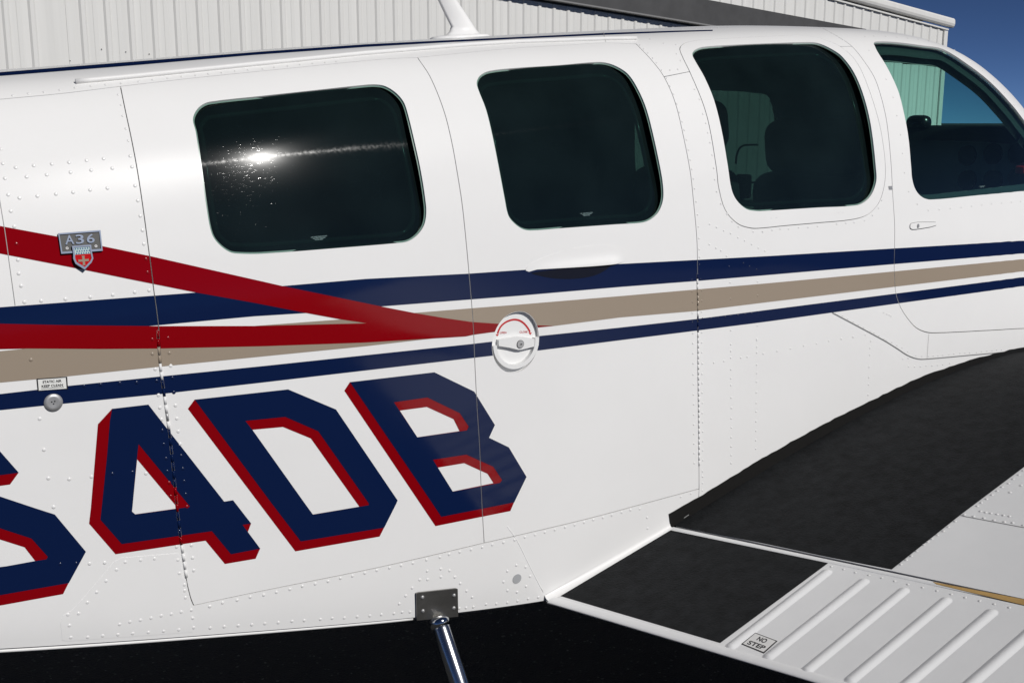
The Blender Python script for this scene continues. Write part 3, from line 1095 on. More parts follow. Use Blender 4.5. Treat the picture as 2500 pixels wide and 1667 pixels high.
hh = [inset(lockhole, -.0008)]
paint('navy_stripe', NAVY_A, NAVY, .0004, holes_uv=hh)['label'] = 'broad upper navy stripe'
paint('tan_stripe', TANS, TAN, .0004, holes_uv=hh)
paint('navy_stripe', NAVY_B, NAVY, .0004, holes_uv=hh)['label'] = 'narrow lower navy stripe'
paint('red_stripe', RED_X, RED, .0007, holes_uv=hh)
paint('roof_stripe', ROOFN, NAVYR, .0004)

# the stripes run on towards the tail
for nm, m_, a, b, off in (('navy_stripe', NAVY, (-260, 774), (-260, 845), .0004), ('tan_stripe', TAN, (-260, 886), (-260, 962), .0004), ('navy_stripe', NAVY, (-260, 988), (-260, 1028), .0004),
                          ('red_stripe', RED, (-260, 507), (-260, 572), .0007), ('red_stripe', RED, (-260, 786), (-260, 858), .0007), ('roof_stripe', NAVYR, (-260, 203), (-260, 212), .0004)):
    A, B = SKIN.uv([a, b])
    rise = .05 if a[1] != 507 else .45
    q = np.array([A, B, B + [-2.4, rise * .6], A + [-2.4, rise]]) if a[1] != 203 else np.array([A, B, B + [-2.4, 0], A + [-2.4, 0]])
    patch(nm, SKIN, q, m_, plane, off=off, clip=near_clip, grid=(.06, .03))

# registration letters with their red shadows
G4 = dict(b=[(273.5, 997.4), (362, 987), (408, 1046), (547, 1223.5), (568.7, 1220), (613, 1277), (592, 1280), (605, 1297.7), (635, 1338), (563.6, 1351.8), (517, 1295.5), (297, 1327), (245, 1267.6), (248, 1240), (261, 1114), (268, 1027)],
          bh=[[(338, 1083.4), (464, 1236), (431, 1241), (330, 1254.5), (322, 1247.6), (323, 1240), (334, 1120.7)]],
          r=[(273.5, 997.4), (239, 1035), (221.8, 1240), (217.4, 1277.4), (282, 1352), (501.8, 1319), (549, 1375.8), (624, 1363), (635, 1338), (605, 1297.7), (613, 1277), (566, 1222), (546, 1227), (405, 1050), (360, 990)],
          rh=[[(334.7, 1120.7), (429.4, 1234), (431, 1240.5), (330, 1254.5), (322, 1247.6), (323, 1240)]])
GD = dict(b=[(475, 975), (703, 950), (820, 999), (970.5, 1220.8), (966.5, 1230), (937.8, 1287), (734, 1320.6), (664.6, 1230)],
          bh=[[(598.7, 1026.8), (696, 1017), (776.5, 1052), (900, 1228), (900, 1232), (876.5, 1236), (763.6, 1255), (745.4, 1230), (616, 1048.6)]],
          r=[(475, 975), (458.5, 997.4), (634, 1230), (721, 1345), (926.6, 1309), (937.8, 1287), (962, 1225), (815, 1003), (700, 954)],
          rh=[[(616, 1048.6), (690.7, 1041.8), (758.8, 1069.8), (877, 1236), (763.6, 1255), (745.4, 1230)]])
GB = dict(b=[(854, 932.4), (1060, 908.4), (1157.4, 955.5), (1207.8, 1036.9), (1193.6, 1068), (1241.8, 1091.3), (1285, 1163.4), (1255, 1225.4), (1077, 1260.7), (1058, 1232)],
          bh=[[(961.5, 981.4), (1043, 969.7), (1122, 1007.8), (1143.8, 1040.4), (1139.7, 1050), (1018.6, 1066.8)], [(1056.7, 1121.5), (1138, 1109), (1203.7, 1138.4), (1225.4, 1171), (1220, 1178), (1105, 1199)]],
          r=[(854, 932.4), (840.4, 953.3), (1033.6, 1240), (1063, 1283.5), (1245.8, 1246.7), (1255, 1225.4), (1278, 1162), (1238, 1096), (1186, 1070), (1200, 1037), (1152, 959), (1058, 912)],
          rh=[[(976, 1001.8), (1041.8, 993), (1107, 1022.7), (1121.5, 1051.8), (1018.6, 1066.8)], [(1067.6, 1141), (1133, 1130), (1190, 1156), (1204.5, 1178.6), (1105, 1199)]])
GS = dict(b=[(-80, 1010), (45.7, 1153), (0, 1159), (-22, 1162), (-110, 1082), (-230, 1100), (-170, 1170), (0, 1211), (87, 1240), (133.8, 1255), (209.6, 1345.7), (168, 1422), (0, 1451.6), (-150, 1478), (-300, 1335), (-225, 1322), (-140, 1400), (15.3, 1381), (86.4, 1368), (113, 1364), (116.5, 1358), (76.7, 1313.6), (0, 1288.5), (-160, 1240), (-320, 1090), (-280, 1035)],
          bh=[],
          r=[(45.7, 1153), (24.5, 1182), (0, 1185.4), (-40, 1190), (-110, 1118), (-110, 1085), (-22, 1155)], rh=[],
          r2=[(168, 1421), (154, 1449), (0, 1477), (-165, 1506), (-330, 1350), (-300, 1335), (-150, 1470), (0, 1445)],
          r3=[(0, 1286), (76.7, 1311), (119, 1358), (113, 1366), (86.4, 1369), (60, 1335), (0, 1316), (-150, 1270), (-150, 1235)])
for nm, g in (('four', G4), ('D', GD), ('B', GB), ('S', GS)):
    l = paint('registration_letter', g['b'], NAVY, .0008, holes_px=g['bh'])
    l['label'] = {'four': 'navy numeral 4 with red shadow', 'D': 'navy letter D with red shadow', 'B': 'navy letter B with red shadow', 'S': 'navy numeral cut off by the left edge of the photo'}[nm]
    paint('letter_shadow', g['r'], RED, .0004, parent=l, holes_px=g['rh'])
    for q in ('r2', 'r3'):
        if q in g:
            paint('letter_shadow', g[q], RED, .0005, parent=l)
PX_ART.sort(key=lambda a: a[0])
PX_ART = [a[1:] for a in PX_ART]

# ------------------------------------------------------------------ rivets
K = .27211
RIV = zm(0, 350, .2487, [(155, 237), (332, 217), (510, 202), (678, 186), (850, 167), (1018, 150), (1280, 125), (50, 343), (262, 328), (460, 308), (693, 284), (895, 263), (1103, 244), (1297, 230), (82, 504), (192, 535), (368, 517), (550, 497), (718, 480), (885, 457), (1055, 440), (1327, 416), (10, 55), (28, 197), (107, 665), (140, 815), (160, 985), (177, 1143), (185, 1277), (208, 1398), (1355, 562), (1378, 712), (1400, 853), (1413, 987), (1433, 1135), (1448, 1265), (1465, 1443), (240, 1557), (405, 1545), (643, 1528), (887, 1508), (1107, 1486), (1323, 1460)])
RIV += zm(0, 820, K, [(1366, 30), (1368, 160), (1394, 297), (1406, 402), (1422, 530), (1435, 643), (1450, 748), (1457, 847), (1469, 970), (1490, 1098), (1500, 1212), (1517, 1315), (1532, 1437), (1508, 18), (1520, 152), (1532, 267), (1548, 375), (1560, 505), (1575, 622), (1587, 740), (1600, 855), (1617, 968), (1625, 1073), (1640, 1190), (1652, 1302), (1667, 1418), (1678, 1530), (755, 448), (903, 435), (1075, 423), (1226, 417), (278, 213), (357, 742), (395, 1020), (435, 1275), (622, 1283), (822, 1262), (1008, 1235), (1187, 1220), (1310, 1232), (482, 1533)])
RIV += zm(0, 1230, .27875, [(1548, 373), (1558, 488), (1570, 605), (1615, 705), (1618, 757), (1625, 818), (1677, 360), (1688, 470), (1698, 580), (785, 520), (917, 513), (1097, 507), (1232, 490), (1353, 477), (1020, 573), (930, 672), (847, 770), (765, 860), (688, 957), (595, 967), (608, 1062), (620, 1167), (767, 1165), (900, 1152), (1033, 1142), (1162, 1132), (1299, 1122), (1433, 1112), (1567, 1100), (1697, 1080), (1842, 1083), (1965, 1072), (2088, 1063), (2206, 1055), (1048, 1052), (1138, 1030), (1230, 1015), (1323, 997), (1412, 977), (1500, 962), (1587, 943), (1675, 927), (1688, 997), (1837, 895), (1950, 863), (2078, 840), (2193, 813), (528, 525), (667, 518)])
RIV += zm(620, 1230, .27875, [(87, 795), (198, 770), (316, 745), (425, 718), (538, 697), (650, 675), (758, 648), (863, 628), (972, 603), (1077, 580), (1188, 557), (1290, 537), (1393, 515), (1512, 487), (1630, 465), (1710, 440), (1803, 418), (1902, 398), (2000, 377), (2088, 355), (2187, 335), (97, 1045), (214, 1037), (334, 1025), (441, 1018), (583, 1008), (686, 998), (792, 995), (905, 985), (1016, 977), (1117, 967), (1227, 957), (1299, 945), (1367, 943), (1800, 913), (1858, 907), (1922, 900), (2033, 877), (2123, 872), (2220, 862), (1518, 585), (1637, 567), (1714, 582), (1453, 662), (1522, 660), (1638, 637), (1760, 638), (1386, 733), (1808, 695), (1330, 802), (1863, 760), (1273, 872), (1912, 815), (2220, 587), (2187, 680), (2222, 757)])
RIV += zm(1240, 1230, .27875, [(60, 313), (150, 290), (238, 268), (325, 247), (413, 225), (502, 202), (586, 182), (668, 160), (750, 138), (834, 118), (911, 97), (997, 72), (1074, 52), (1155, 42), (1220, 118), (1224, 213), (75, 535), (157, 550), (195, 632), (160, 720), (80, 770), (85, 847), (178, 828), (267, 815)])
SMALL = zm(1240, 0, K, [(1278, 355), (1398, 393), (1510, 405), (1515, 487), (1550, 547), (1185, 408), (1220, 443), (1257, 480), (1300, 525), (1335, 567), (1380, 632), (1455, 632), (1527, 625), (1425, 705), (1455, 775), (1487, 845), (1515, 933), (1540, 1010), (1565, 1093), (1583, 1168), (1603, 1255), (1620, 1345), (1637, 1435), (1650, 1518), (1675, 805), (1720, 893), (1750, 1023), (1775, 1105), (1793, 1192), (1813, 1280), (1833, 1390), (1848, 1508), (1470, 268), (1565, 265), (1685, 262), (1755, 259), (1823, 257), (1885, 254), (1977, 250)])
SMALL += zm(1240, 410, K, [(1665, 97), (1675, 185), (1690, 303), (1702, 418), (1710, 527), (1715, 632), (1718, 730), (1720, 800), (1718, 868), (1855, 105), (1873, 212), (1912, 322), (1965, 413), (2012, 480), (2068, 527), (2202, 572), (2285, 570), (1810, 503), (1872, 532), (1937, 563), (1998, 588), (2065, 625), (2125, 652), (2187, 685), (2248, 717), (2307, 745), (1808, 687), (1868, 718), (1912, 742), (1962, 790), (1985, 885), (2113, 853), (2168, 882), (2232, 912), (1650, 1005), (1652, 1108), (1655, 1202), (1655, 1300), (1656, 1385), (1660, 1482), (1730, 997), (1738, 1100), (1738, 1192), (1738, 1290), (1740, 1475), (1995, 1027), (1998, 1175), (2000, 1455), (2240, 1020), (2240, 1145), (2238, 1415), (2232, 1535), (1745, 1352), (1825, 1348), (1890, 1340), (1952, 1335), (2000, 1328), (2065, 1323), (2127, 1313), (2185, 1305), (2250, 1292)])
SMALL += zm(1240, 820, K, [(1660, 65), (1660, 155), (1662, 245), (1662, 345), (1665, 432), (1665, 525), (1667, 612), (1667, 705), (1667, 793), (1668, 878), (1668, 965), (1670, 1050), (1672, 1140), (1740, 58), (1740, 148), (1745, 247), (1743, 340), (1743, 422), (1743, 510), (1747, 600), (1745, 690), (1747, 772), (1748, 857), (1748, 943), (1748, 1025), (1748, 1112), (1747, 1212), (1747, 1260), (1747, 1318), (1745, 1385), (2000, 75), (2000, 135), (2000, 195), (2000, 300), (2000, 380), (2000, 440), (2003, 553), (2005, 645), (2003, 738), (2005, 820), (2003, 908), (2003, 990), (2003, 1068), (2003, 1140), (2233, 37), (2233, 97), (2233, 150), (2232, 257), (2232, 332), (2230, 410), (2229, 505), (2228, 600), (2227, 677), (2226, 765), (2225, 850), (2224, 935), (2223, 1010), (1848, 240), (1938, 225), (2090, 195), (2148, 187), (2293, 158), (1642, 1412), (1552, 1442)])
SMALL += zm(1860, 820, K, [(13, 160), (137, 135), (257, 113), (375, 88), (490, 68), (602, 45), (713, 27), (820, 10), (977, 45), (970, 108), (968, 170), (962, 278), (960, 370), (957, 435), (953, 528), (1117, 35), (1165, 55), (1212, 82), (1258, 105), (1308, 138), (1380, 173), (1433, 180), (1495, 180), (1538, 177), (1580, 173), (1622, 170), (1678, 163), (1723, 158), (1777, 153), (1823, 150), (1863, 150), (1925, 147), (1970, 138), (2020, 133), (2065, 130), (2107, 122), (2150, 122), (1265, 205), (1313, 198), (1316, 273), (1370, 275), (1422, 273), (1474, 267), (1527, 265), (1575, 260), (1622, 257), (1685, 243)])
SMALL += zm(1860, 410, K, [(723, 1325), (770, 1352), (820, 1378), (866, 1403), (912, 1428), (975, 1462), (1007, 1477), (1050, 1503), (1095, 1532), (713, 1530), (820, 1512), (928, 1497), (1395, 325), (1493, 380), (1592, 373), (1690, 363), (1788, 353), (1882, 343), (1973, 332), (2060, 322), (2150, 315), (2238, 307), (2320, 300), (1280, 43), (1318, 210), (8, 573), (93, 558), (165, 547), (240, 547), (330, 535), (415, 533), (500, 523), (672, 503), (755, 495), (828, 490), (920, 472), (993, 425), (1047, 360), (1075, 290), (1092, 1297), (1120, 1310), (1142, 1318), (1158, 1328)])
SMALL += zm(1860, 0, K, [(590, 282), (630, 303), (680, 330), (728, 362), (925, 333), (1005, 328), (1110, 332), (1210, 338), (1308, 347), (1402, 357), (1497, 373), (1625, 412), (1728, 437), (1870, 550), (1977, 637), (2083, 732), (2175, 832), (2262, 943), (963, 457), (1115, 713), (1178, 875), (1212, 1038), (1245, 1210), (1262, 1375)])
SMALL += zm(0, 0, K, [(115, 860), (255, 843), (395, 828), (538, 810), (675, 790), (815, 775), (948, 762), (1088, 750), (1245, 735), (1370, 718), (1505, 705), (1630, 690), (1755, 680), (1870, 665), (1990, 655), (2110, 640), (2225, 630), (1062, 852), (1088, 945), (1103, 1043), (1130, 1155), (1152, 1262)])
SMALL += zm(620, 0, K, [(80, 622), (185, 607), (305, 597), (415, 583), (527, 573), (640, 565), (740, 556)])
for i in range(28):
    x = 20 + i * 44
    SMALL.append((x, np.interp(x, [0, 320, 620, 892, 1066, 1260], [174.5, 150, 125.5, 107.5, 98.5, 89])))


def dome(name, r, h, m, n=10):
    bm = bmesh.new()
    rings = []
    for a in (0, 35, 65):
        rings.append([bm.verts.new((r * math.cos(R(a)) * math.cos(2 * math.pi * k / n), r * math.cos(R(a)) * math.sin(2 * math.pi * k / n), h * math.sin(R(a)))) for k in range(n)])
    top = bm.verts.new((0, 0, h))
    for a, b in zip(rings, rings[1:]):
        for k in range(n):
            bm.faces.new((a[k], a[(k + 1) % n], b[(k + 1) % n], b[k]))
    for k in range(n):
        bm.faces.new((rings[-1][k], rings[-1][(k + 1) % n], top))
    me = bpy.data.meshes.new(name)
    bm.to_mesh(me)
    bm.free()
    me.polygons.foreach_set('use_smooth', [True] * len(me.polygons))
    me.materials.append(m)
    return me


def paint_at(p):
    for m, poly, holes in PX_ART:
        if inside([p], poly)[0] and not any(inside([p], h)[0] for h in holes):
            return {NAVY: RIVN, NAVYR: RIVW, RED: RIVR, TAN: RIVT}[m]
    return RIVW


RMESH = {m: dome('rivet', .0031, .0009, m) for m in (RIVW, RIVN, RIVR, RIVT)}
U = SKIN.uv(np.array(RIV))
Pn, Nn = SKIN.P(U), SKIN.N(U)
NBIG = 0
for p, u, P, N in zip(RIV, U, Pn, Nn):
    m = paint_at(p)
    if NBIG < 298:
        o = link('rivet', RMESH[m], owner(u))
        q = Vector(N).to_track_quat('Z', 'Y')
        o.matrix_basis = Matrix.LocRotScale(Vector(P) + Vector(N) * (.0003 if m is RIVW else .0006), q, None)
        NBIG += 1
    else:
        SMALL.append(p)


def rivet_field(name, surf, pts, r, h, parent, colour=None, n=7):
    V, Fc, Mi = [], [], []
    mats = [RIVW, RIVN, RIVR, RIVT] if colour is None else [colour]
    U = surf.uv(np.array(pts))
    for p, P, N in zip(pts, surf.P(U), surf.N(U)):
        q = Vector(N).to_track_quat('Z', 'Y').to_matrix()
        i0 = len(V)
        for a in (0, 35, 65):
            for k in range(n):
                t = 2 * math.pi * k / n
                V.append(Vector(P) + q @ Vector((r * math.cos(R(a)) * math.cos(t), r * math.cos(R(a)) * math.sin(t), h * math.sin(R(a)) + .0004)))
        V.append(Vector(P) + q @ Vector((0, 0, h + .0004)))
        mi = mats.index(paint_at(p)) if colour is None else 0
        for j in range(2):
            for k in range(n):
                Fc.append((i0 + j * n + k, i0 + j * n + (k + 1) % n, i0 + (j + 1) * n + (k + 1) % n, i0 + (j + 1) * n + k))
        for k in range(n):
            Fc.append((i0 + 2 * n + k, i0 + 2 * n + (k + 1) % n, i0 + 3 * n))
        Mi += [mi] * (len(Fc) - len(Mi))
    o = mesh(name, V, Fc, None, parent, smooth=True)
    for m in mats:
        o.data.materials.append(m)
    o.data.polygons.foreach_set('material_index', Mi)
    o['kind'] = 'stuff'
    return o


rivet_field('small_rivets', SKIN, SMALL, .0024, .0008, plane)
print('rivets', len(RIV), 'small', len(SMALL))

# ------------------------------------------------------------------ seams, hinges, rail and other fittings on the skin
def seam(px, w=.0009, m=SEAM, parent=aft_panel, smooth=True, off=.0011):
    U = SKIN.uv(dens(crom(px, 4, closed=False) if smooth else px, 40, closed=False))
    return ribbon('lap_seam', SKIN, U, w, m, parent, off)


seam([(-40, 225), (0, 492), (9.5, 549), (20, 622), (37, 745)])
seam([(2031.4, 763), (2156.6, 830), (2189, 850), (2216.5, 867.6), (2241, 875.8), (2262.7, 876), (2377, 866), (2470, 858)], w=.0018, m=GAPM, parent=mid_panel)
seam([(2267, 815), (2262.7, 876)], parent=mid_panel)
seam([(1473, 80), (1479, 104)], parent=roof_panel)

# raised doubler at the lower rear of the door opening
patch('doubler_plate', SKIN, SKIN.uv([(152, 1562), (147.7, 1520), (152, 1503), (178, 1487), (279, 1370), (296, 1361), (432, 1350), (438, 1354), (446, 1408), (455, 1417), (465, 1482), (470, 1542), (400, 1547), (165, 1564)]), WHITE, aft_panel, off=.0004, thick=.0008, grid=(.03, .03))

RAIL = dens([(185, 204), (294, 194), (640, 159), (892, 134), (1140, 113.5), (1260, 106), (1477, 98.5), (1553, 97)], 40, closed=False)
P = SKIN.at(RAIL, .0035)
tube('drip_rail', P, .0042, WHITE, plane, n=10)
BEL = dens([(-150, 1588), (0, 1582), (150, 1574), (400, 1556), (640, 1540), (1012, 1512)], 40, closed=False)
P = [SKIN.P([[aty(x, y, 1.82)[0], .004]])[0] + np.array([0, .006, -.008]) for x, y in BEL]
tube('belly_lip', P, .0032, WHITE, plane, n=8)


def piano_hinge(px, n, w, label):
    """row of knuckles along a door edge; each is painted with whatever stripe crosses it"""
    root = ribbon('piano_hinge', SKIN, SKIN.uv(dens(px, 30, closed=False)), w * 1.3, SEAM, plane, off=.0009)
    root['label'] = label
    q = np.array(px, float)
    s = np.concatenate([[0], np.cumsum(np.linalg.norm(np.diff(q, axis=0), axis=1))])
    at = lambda t: np.array([np.interp(t * s[-1], s, q[:, 0]), np.interp(t * s[-1], s, q[:, 1])])
    for i in range(n):
        a, b = at((i + .025) / n), at((i + .975) / n)
        A, B = SKIN.at([a], .0002)[0], SKIN.at([b], .0002)[0]
        m = {RIVW: WHITE, RIVN: NAVY, RIVR: RED, RIVT: TAN}[paint_at((a + b) / 2)]
        if i == int(n * .34) and 'rear' in label:
            m = STEEL
        V, Fc = tube_mesh([A, B], w * (.72 if i % 2 else .66), 10)
        o = mesh('knuckle', V, Fc, m, root)
        o.data.polygons.foreach_set('use_smooth', [len(p.vertices) == 4 for p in o.data.polygons])


piano_hinge([(385, 806), (387, 844), (392, 902), (401, 964), (414, 1059), (423, 1147), (431, 1228), (440, 1308), (455, 1409)], 30, .0034, 'hinge down the rear edge of the cargo door')
piano_hinge([(1702, 668), (1703.4, 760), (1704.5, 900), (1706, 1040), (1706.7, 1136)], 36, .0030, 'hinge down the front edge of the cargo door')


def loc_plane(px, off):
    M = frame_at(SKIN, px)
    o = np.array(M.translation) + np.array(M.col[2][:3]) * off
    return Plane(o, np.array(M.col[0][:3]), np.array(M.col[1][:3])), M


def plate(name, surf, px, z0, z1, m, parent, smooth_outline=False, holes=()):
    """slab with the outline picked on the photo, from height z0 to z1 above the plane"""
    U = surf.uv(crom(px, 4) if smooth_outline else np.array(px, float))
    return slab(name, surf, U, z0, z1, m, parent)


def slab(name, surf, U, z0, z1, m, parent):
    if area(U) < 0:
        U = U[::-1]
    n = len(U)
    N = surf.N(U)
    V = np.concatenate([surf.P(U) + N * z1, surf.P(U) + N * z0])
    bm = bmesh.new()
    vs = [bm.verts.new(v) for v in V]
    f = bm.faces.new(vs[:n])
    for i in range(n):
        bm.faces.new((vs[(i + 1) % n], vs[i], vs[n + i], vs[n + (i + 1) % n]))
    bm.normal_update()
    bmesh.ops.triangulate(bm, faces=[f], ngon_method='EAR_CLIP')
    bmesh.ops.recalc_face_normals(bm, faces=bm.faces)
    o = from_bm(name, bm, m, parent)
    return o


def ring_slab(name, surf, outer, inner, z0, z1, m, parent):
    n = len(outer)
    No, Ni = surf.N(outer), surf.N(inner)
    V = np.concatenate([surf.P(outer) + No * z1, surf.P(inner) + Ni * z1, surf.P(outer) + No * z0, surf.P(inner) + Ni * z0])
    Fc = []
    for i in range(n):
        j = (i + 1) % n
        Fc += [(i, j, n + j, n + i), (2 * n + i, i + 0, j, 2 * n + j)[::-1], (n + i, n + j, 3 * n + j, 3 * n + i)]
    bm = bmesh.new()
    vs = [bm.verts.new(v) for v in V]
    for f in Fc:
        bm.faces.new([vs[k] for k in f])
    bmesh.ops.recalc_face_normals(bm, faces=bm.faces)
    return from_bm(name, bm, m, parent)


def circ(c, r, n=32, a0=0.0, a1=2 * math.pi, ry=None):
    t = np.linspace(a0, a1, n + 1)[:-1] if a1 - a0 > 6.28 else np.linspace(a0, a1, n)
    return np.array([(c[0] + r * math.cos(a), c[1] + (ry or r) * math.sin(a)) for a in t])


# ---- round lock on the front cargo door
LD = -.008
LP, LM = loc_plane(LOCK, LD)
c0 = LP.uv([LOCK])[0]
HP = SKIN.P(inset(lockhole, -.0004))
HN = np.array(LM.col[2][:3])
LCO = np.array(LM.translation)
fl = HP - np.outer((HP - LCO) @ HN - LD, HN)
cen = fl.mean(0)
V = list(HP - SKIN.N(lockhole) * .0002) + list(fl) + [cen]
Fc = []
for i in range(48):
    k_ = (i + 1) % 48
    Fc += [(i, k_, 48 + k_, 48 + i), (48 + i, 48 + k_, 96)]
lock = mesh('door_lock', V, Fc, LOCKW, cargo_fwd)
lock['label'] = 'round recessed lock with red open and close arrow'
U = np.concatenate([circ((0, 0), LR - .0012, 40, R(178), R(362)), circ((0, 0), LR - .0098, 40, R(178), R(362))[::-1]])
LC = Plane(np.array(LM @ Vector((0, 0, LD))), np.array(LM.col[0][:3]), np.array(LM.col[1][:3]))
slab('lock_rim', LC, U, 0, .0098, LOCKW, cargo_fwd)
kz = lambda pts: zm(1160, 740, .12114, pts)
plate('lock_bar', LC, kz([(428, 730), (640, 690), (800, 668), (900, 668), (1232, 722), (1236, 838), (885, 925), (815, 925), (640, 882), (432, 850)]), .0004, .0085, LOCKW, cargo_fwd)
arc = crom(kz([(452, 612), (475, 545), (522, 462), (605, 390), (700, 347), (790, 331), (880, 345), (965, 393), (1030, 460), (1080, 533), (1103, 585)]), 4, closed=False)
U = LC.uv(arc)
t = np.gradient(U, axis=0)
t /= np.linalg.norm(t, axis=1)[:, None]
nn = np.stack([-t[:, 1], t[:, 0]], 1) * .0019
V = np.concatenate([LC.P(U + nn), LC.P(U - nn)]) + LC.n * .0004
k = len(U)
mesh('lock_arrow', V, [(i, i + 1, k + i + 1, k + i) for i in range(k - 1)], REDINK, cargo_fwd)
for tri in ([(443, 668), (412, 626), (480, 624)], [(1112, 640), (1076, 596), (1140, 590)]):
    plate('arrow_head', LC, kz(tri), 0, .0005, REDINK, cargo_fwd)
lettering('lock_word', LC, 'OPEN', kz([(498, 618), (628, 612), (628, 570), (498, 578)]), REDINK, cargo_fwd, off=.0005, bold=.01)
lettering('lock_word', LC, 'CLOSE', kz([(893, 603), (1055, 598), (1055, 556), (893, 562)]), REDINK, cargo_fwd, off=.0005, bold=.01)
kc = LC.uv(kz([(862, 812)]))[0]
slab('key_cylinder', LC, circ(kc, .0075, 24), .008, .0102, STEEL, cargo_fwd)
ring_slab('key_ring', LC, circ(kc, .0082, 24), circ(kc, .0074, 24), .008, .0098, INK, cargo_fwd)
slab('keyhole', LC, circ(kc + [.0012, -.0003], .0026, 12, ry=.0012), .0102, .0106, INK, cargo_fwd)

# ---- pull-handle blister on the front cargo door, shade of its hollow painted below
hz = lambda pts: zm(1240, 590, .13605, pts)
hA, hB = SKIN.uv([(1278, 665), (1512, 641)])
hd = (hB - hA) / np.linalg.norm(hB - hA)
hn = np.array([-hd[1], hd[0]])
if hn[1] < 0:
    hn = -hn


def blister(U):
    q = U - hA
    l = (q @ hd) / np.linalg.norm(hB - hA)
    d = q @ hn
    a = np.clip((l + .02) / .35, 0, 1) * np.clip((1.06 - l) / .18, 0, 1)
    a = a * a * (3 - 2 * a)
    a = a * (.35 + .65 * np.clip((l - .1) / .8, 0, 1))
    return .0068 * a * np.exp(-np.clip(d, 0, 1)**2 / (2 * .0085**2))


bl = SKIN.uv(crom([(1284, 661), (1298, 642), (1376, 612), (1470, 598), (1520, 610), (1530, 634), (1512, 642), (1495, 645), (1440, 650), (1376, 654), (1310, 658)], 3))
patch('pull_handle', SKIN, bl, WHITE, cargo_fwd, off=.0004, thick=.008, grid=(.006, .004), step=.005, shape=blister)
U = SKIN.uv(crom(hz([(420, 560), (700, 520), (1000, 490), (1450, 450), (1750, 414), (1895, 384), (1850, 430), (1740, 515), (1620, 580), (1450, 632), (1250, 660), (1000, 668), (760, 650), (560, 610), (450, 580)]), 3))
patch('scoop_shade', SKIN, U, mat('painted_shade', (0.0035, 0.005, 0.014), rough=.6, spec=.15), cargo_fwd, off=.0010)  # flat dark patch: shade of the hollow put into colour

# ---- latch on the cabin door
lz = lambda pts: zm(2180, 520, .06803, pts)
ol = lz([(600, 440), (625, 385), (700, 355), (900, 325), (1500, 322), (1535, 345), (1520, 465), (920, 588), (760, 605), (660, 600), (600, 545)])
patch('latch_gap', SKIN, SKIN.uv(crom(ol, 3)), INK, cabin_door, off=.0009, grid=(.01, .01))
patch('latch_paddle', SKIN, inset(SKIN.uv(crom(ol, 3)) - [.0006, -.0004], .0012), WHITE, cabin_door, off=.0022, thick=.002, grid=(.01, .01))
LP2, M2 = loc_plane(lz([(872, 465)])[0], .0024)
slab('latch_key', LP2, circ((0, 0), .0036, 16, ry=.0052), 0, .0015, STEEL, cabin_door)

# ---- static port with its placard
sz = lambda pts: zm(60, 900, .07655, pts)
patch('static_air_placard', SKIN, SKIN.uv(sz([(380, 312), (1355, 250), (1382, 645), (418, 705)])), INK, aft_panel, off=.0013, grid=(9, 9))
patch('placard_face', SKIN, SKIN.uv(sz([(418, 342), (1308, 280), (1334, 625), (450, 688)])), LABELW, aft_panel, off=.0016, grid=(9, 9))
lettering('placard_text', SKIN, 'STATIC AIR', sz([(572, 462), (1176, 418), (1172, 335), (566, 378)]), INK, aft_panel, off=.0019, bold=.03)
lettering('placard_text', SKIN, 'KEEP CLEAN', sz([(540, 598), (1222, 548), (1218, 470), (536, 514)]), INK, aft_panel, off=.0019, bold=.03)
patch('placard_line', SKIN, SKIN.uv(sz([(525, 625), (1250, 570), (1251, 583), (526, 638)])), INK, aft_panel, off=.0019, grid=(9, 9))
SP, SM = loc_plane(sz([(915, 1072)])[0], .0012)
r0 = np.ptp(SP.uv(sz([(600, 1072), (1230, 1072)]))[:, 0]) / 2
bm = bmesh.new()
prev = None
for rr, z in ((r0, 0), (r0 * .97, .0012), (r0 * .6, .0016), (r0 * .3, .0012)):
    cur = [bm.verts.new(SP.P([p])[0] + SP.n * z) for p in circ((0, 0), rr, 32)]
    if prev:
        for i in range(32):
            bm.faces.new((prev[i], prev[(i + 1) % 32], cur[(i + 1) % 32], cur[i]))
    prev = cur
bm.faces.new(prev)
bmesh.ops.recalc_face_normals(bm, faces=bm.faces)
from_bm('static_port', bm, STEEL, aft_panel, smooth=True)
for p in sz([(862, 1050), (958, 1030), (920, 1113)]):
    slab('port_hole', SP, circ(SP.uv([p])[0], .0011, 10), .0012, .0018, INK, aft_panel)
GP, GM = loc_plane((1262, 1412), .0004)
slab('grey_plug', GP, circ((0, 0), .0105, 24), 0, .0004, mat('plug_grey', (0.40, 0.41, 0.42), rough=.5), aft_panel)

# ---- model badge with its shield
bz = lambda pts: zm(120, 540, .0829, pts)
BP, BM = loc_plane((196, 600), .0012)
outer = bz([(255, 365), (1500, 270), (1565, 880), (345, 970)])
badge = plate('badge', BP, outer, 0, .0022, BADGE, aft_panel)
badge['label'] = 'grey metal model badge with a heraldic shield'
Uo = dens(BP.uv(outer), .002)
Ui = dens(BP.uv(bz([(292, 405), (1462, 318), (1520, 822), (378, 912)])), .002)
k = 60
rs = lambda U: np.array([U[int(i * len(U) / k)] for i in range(k)])
o4, i4 = BP.uv(outer), BP.uv(bz([(292, 405), (1462, 318), (1520, 822), (378, 912)]))
ring_slab('badge_rim', BP, o4, i4, .002, .0042, CHROMEB, aft_panel)
for ch, q in (('A', [(468, 700), (728, 682), (640, 415), (520, 425)]), ('3', [(782, 685), (1022, 668), (995, 395), (755, 412)]), ('6', [(1105, 662), (1335, 640), (1312, 378), (1082, 395)])):
    if ch == 'A':
        q = [(466, 700), (730, 682), (712, 412), (448, 430)]
    lettering('badge_letter', BP, ch, bz(q), CHROMEB, aft_panel, off=.0042, bold=.012, depth=.002)
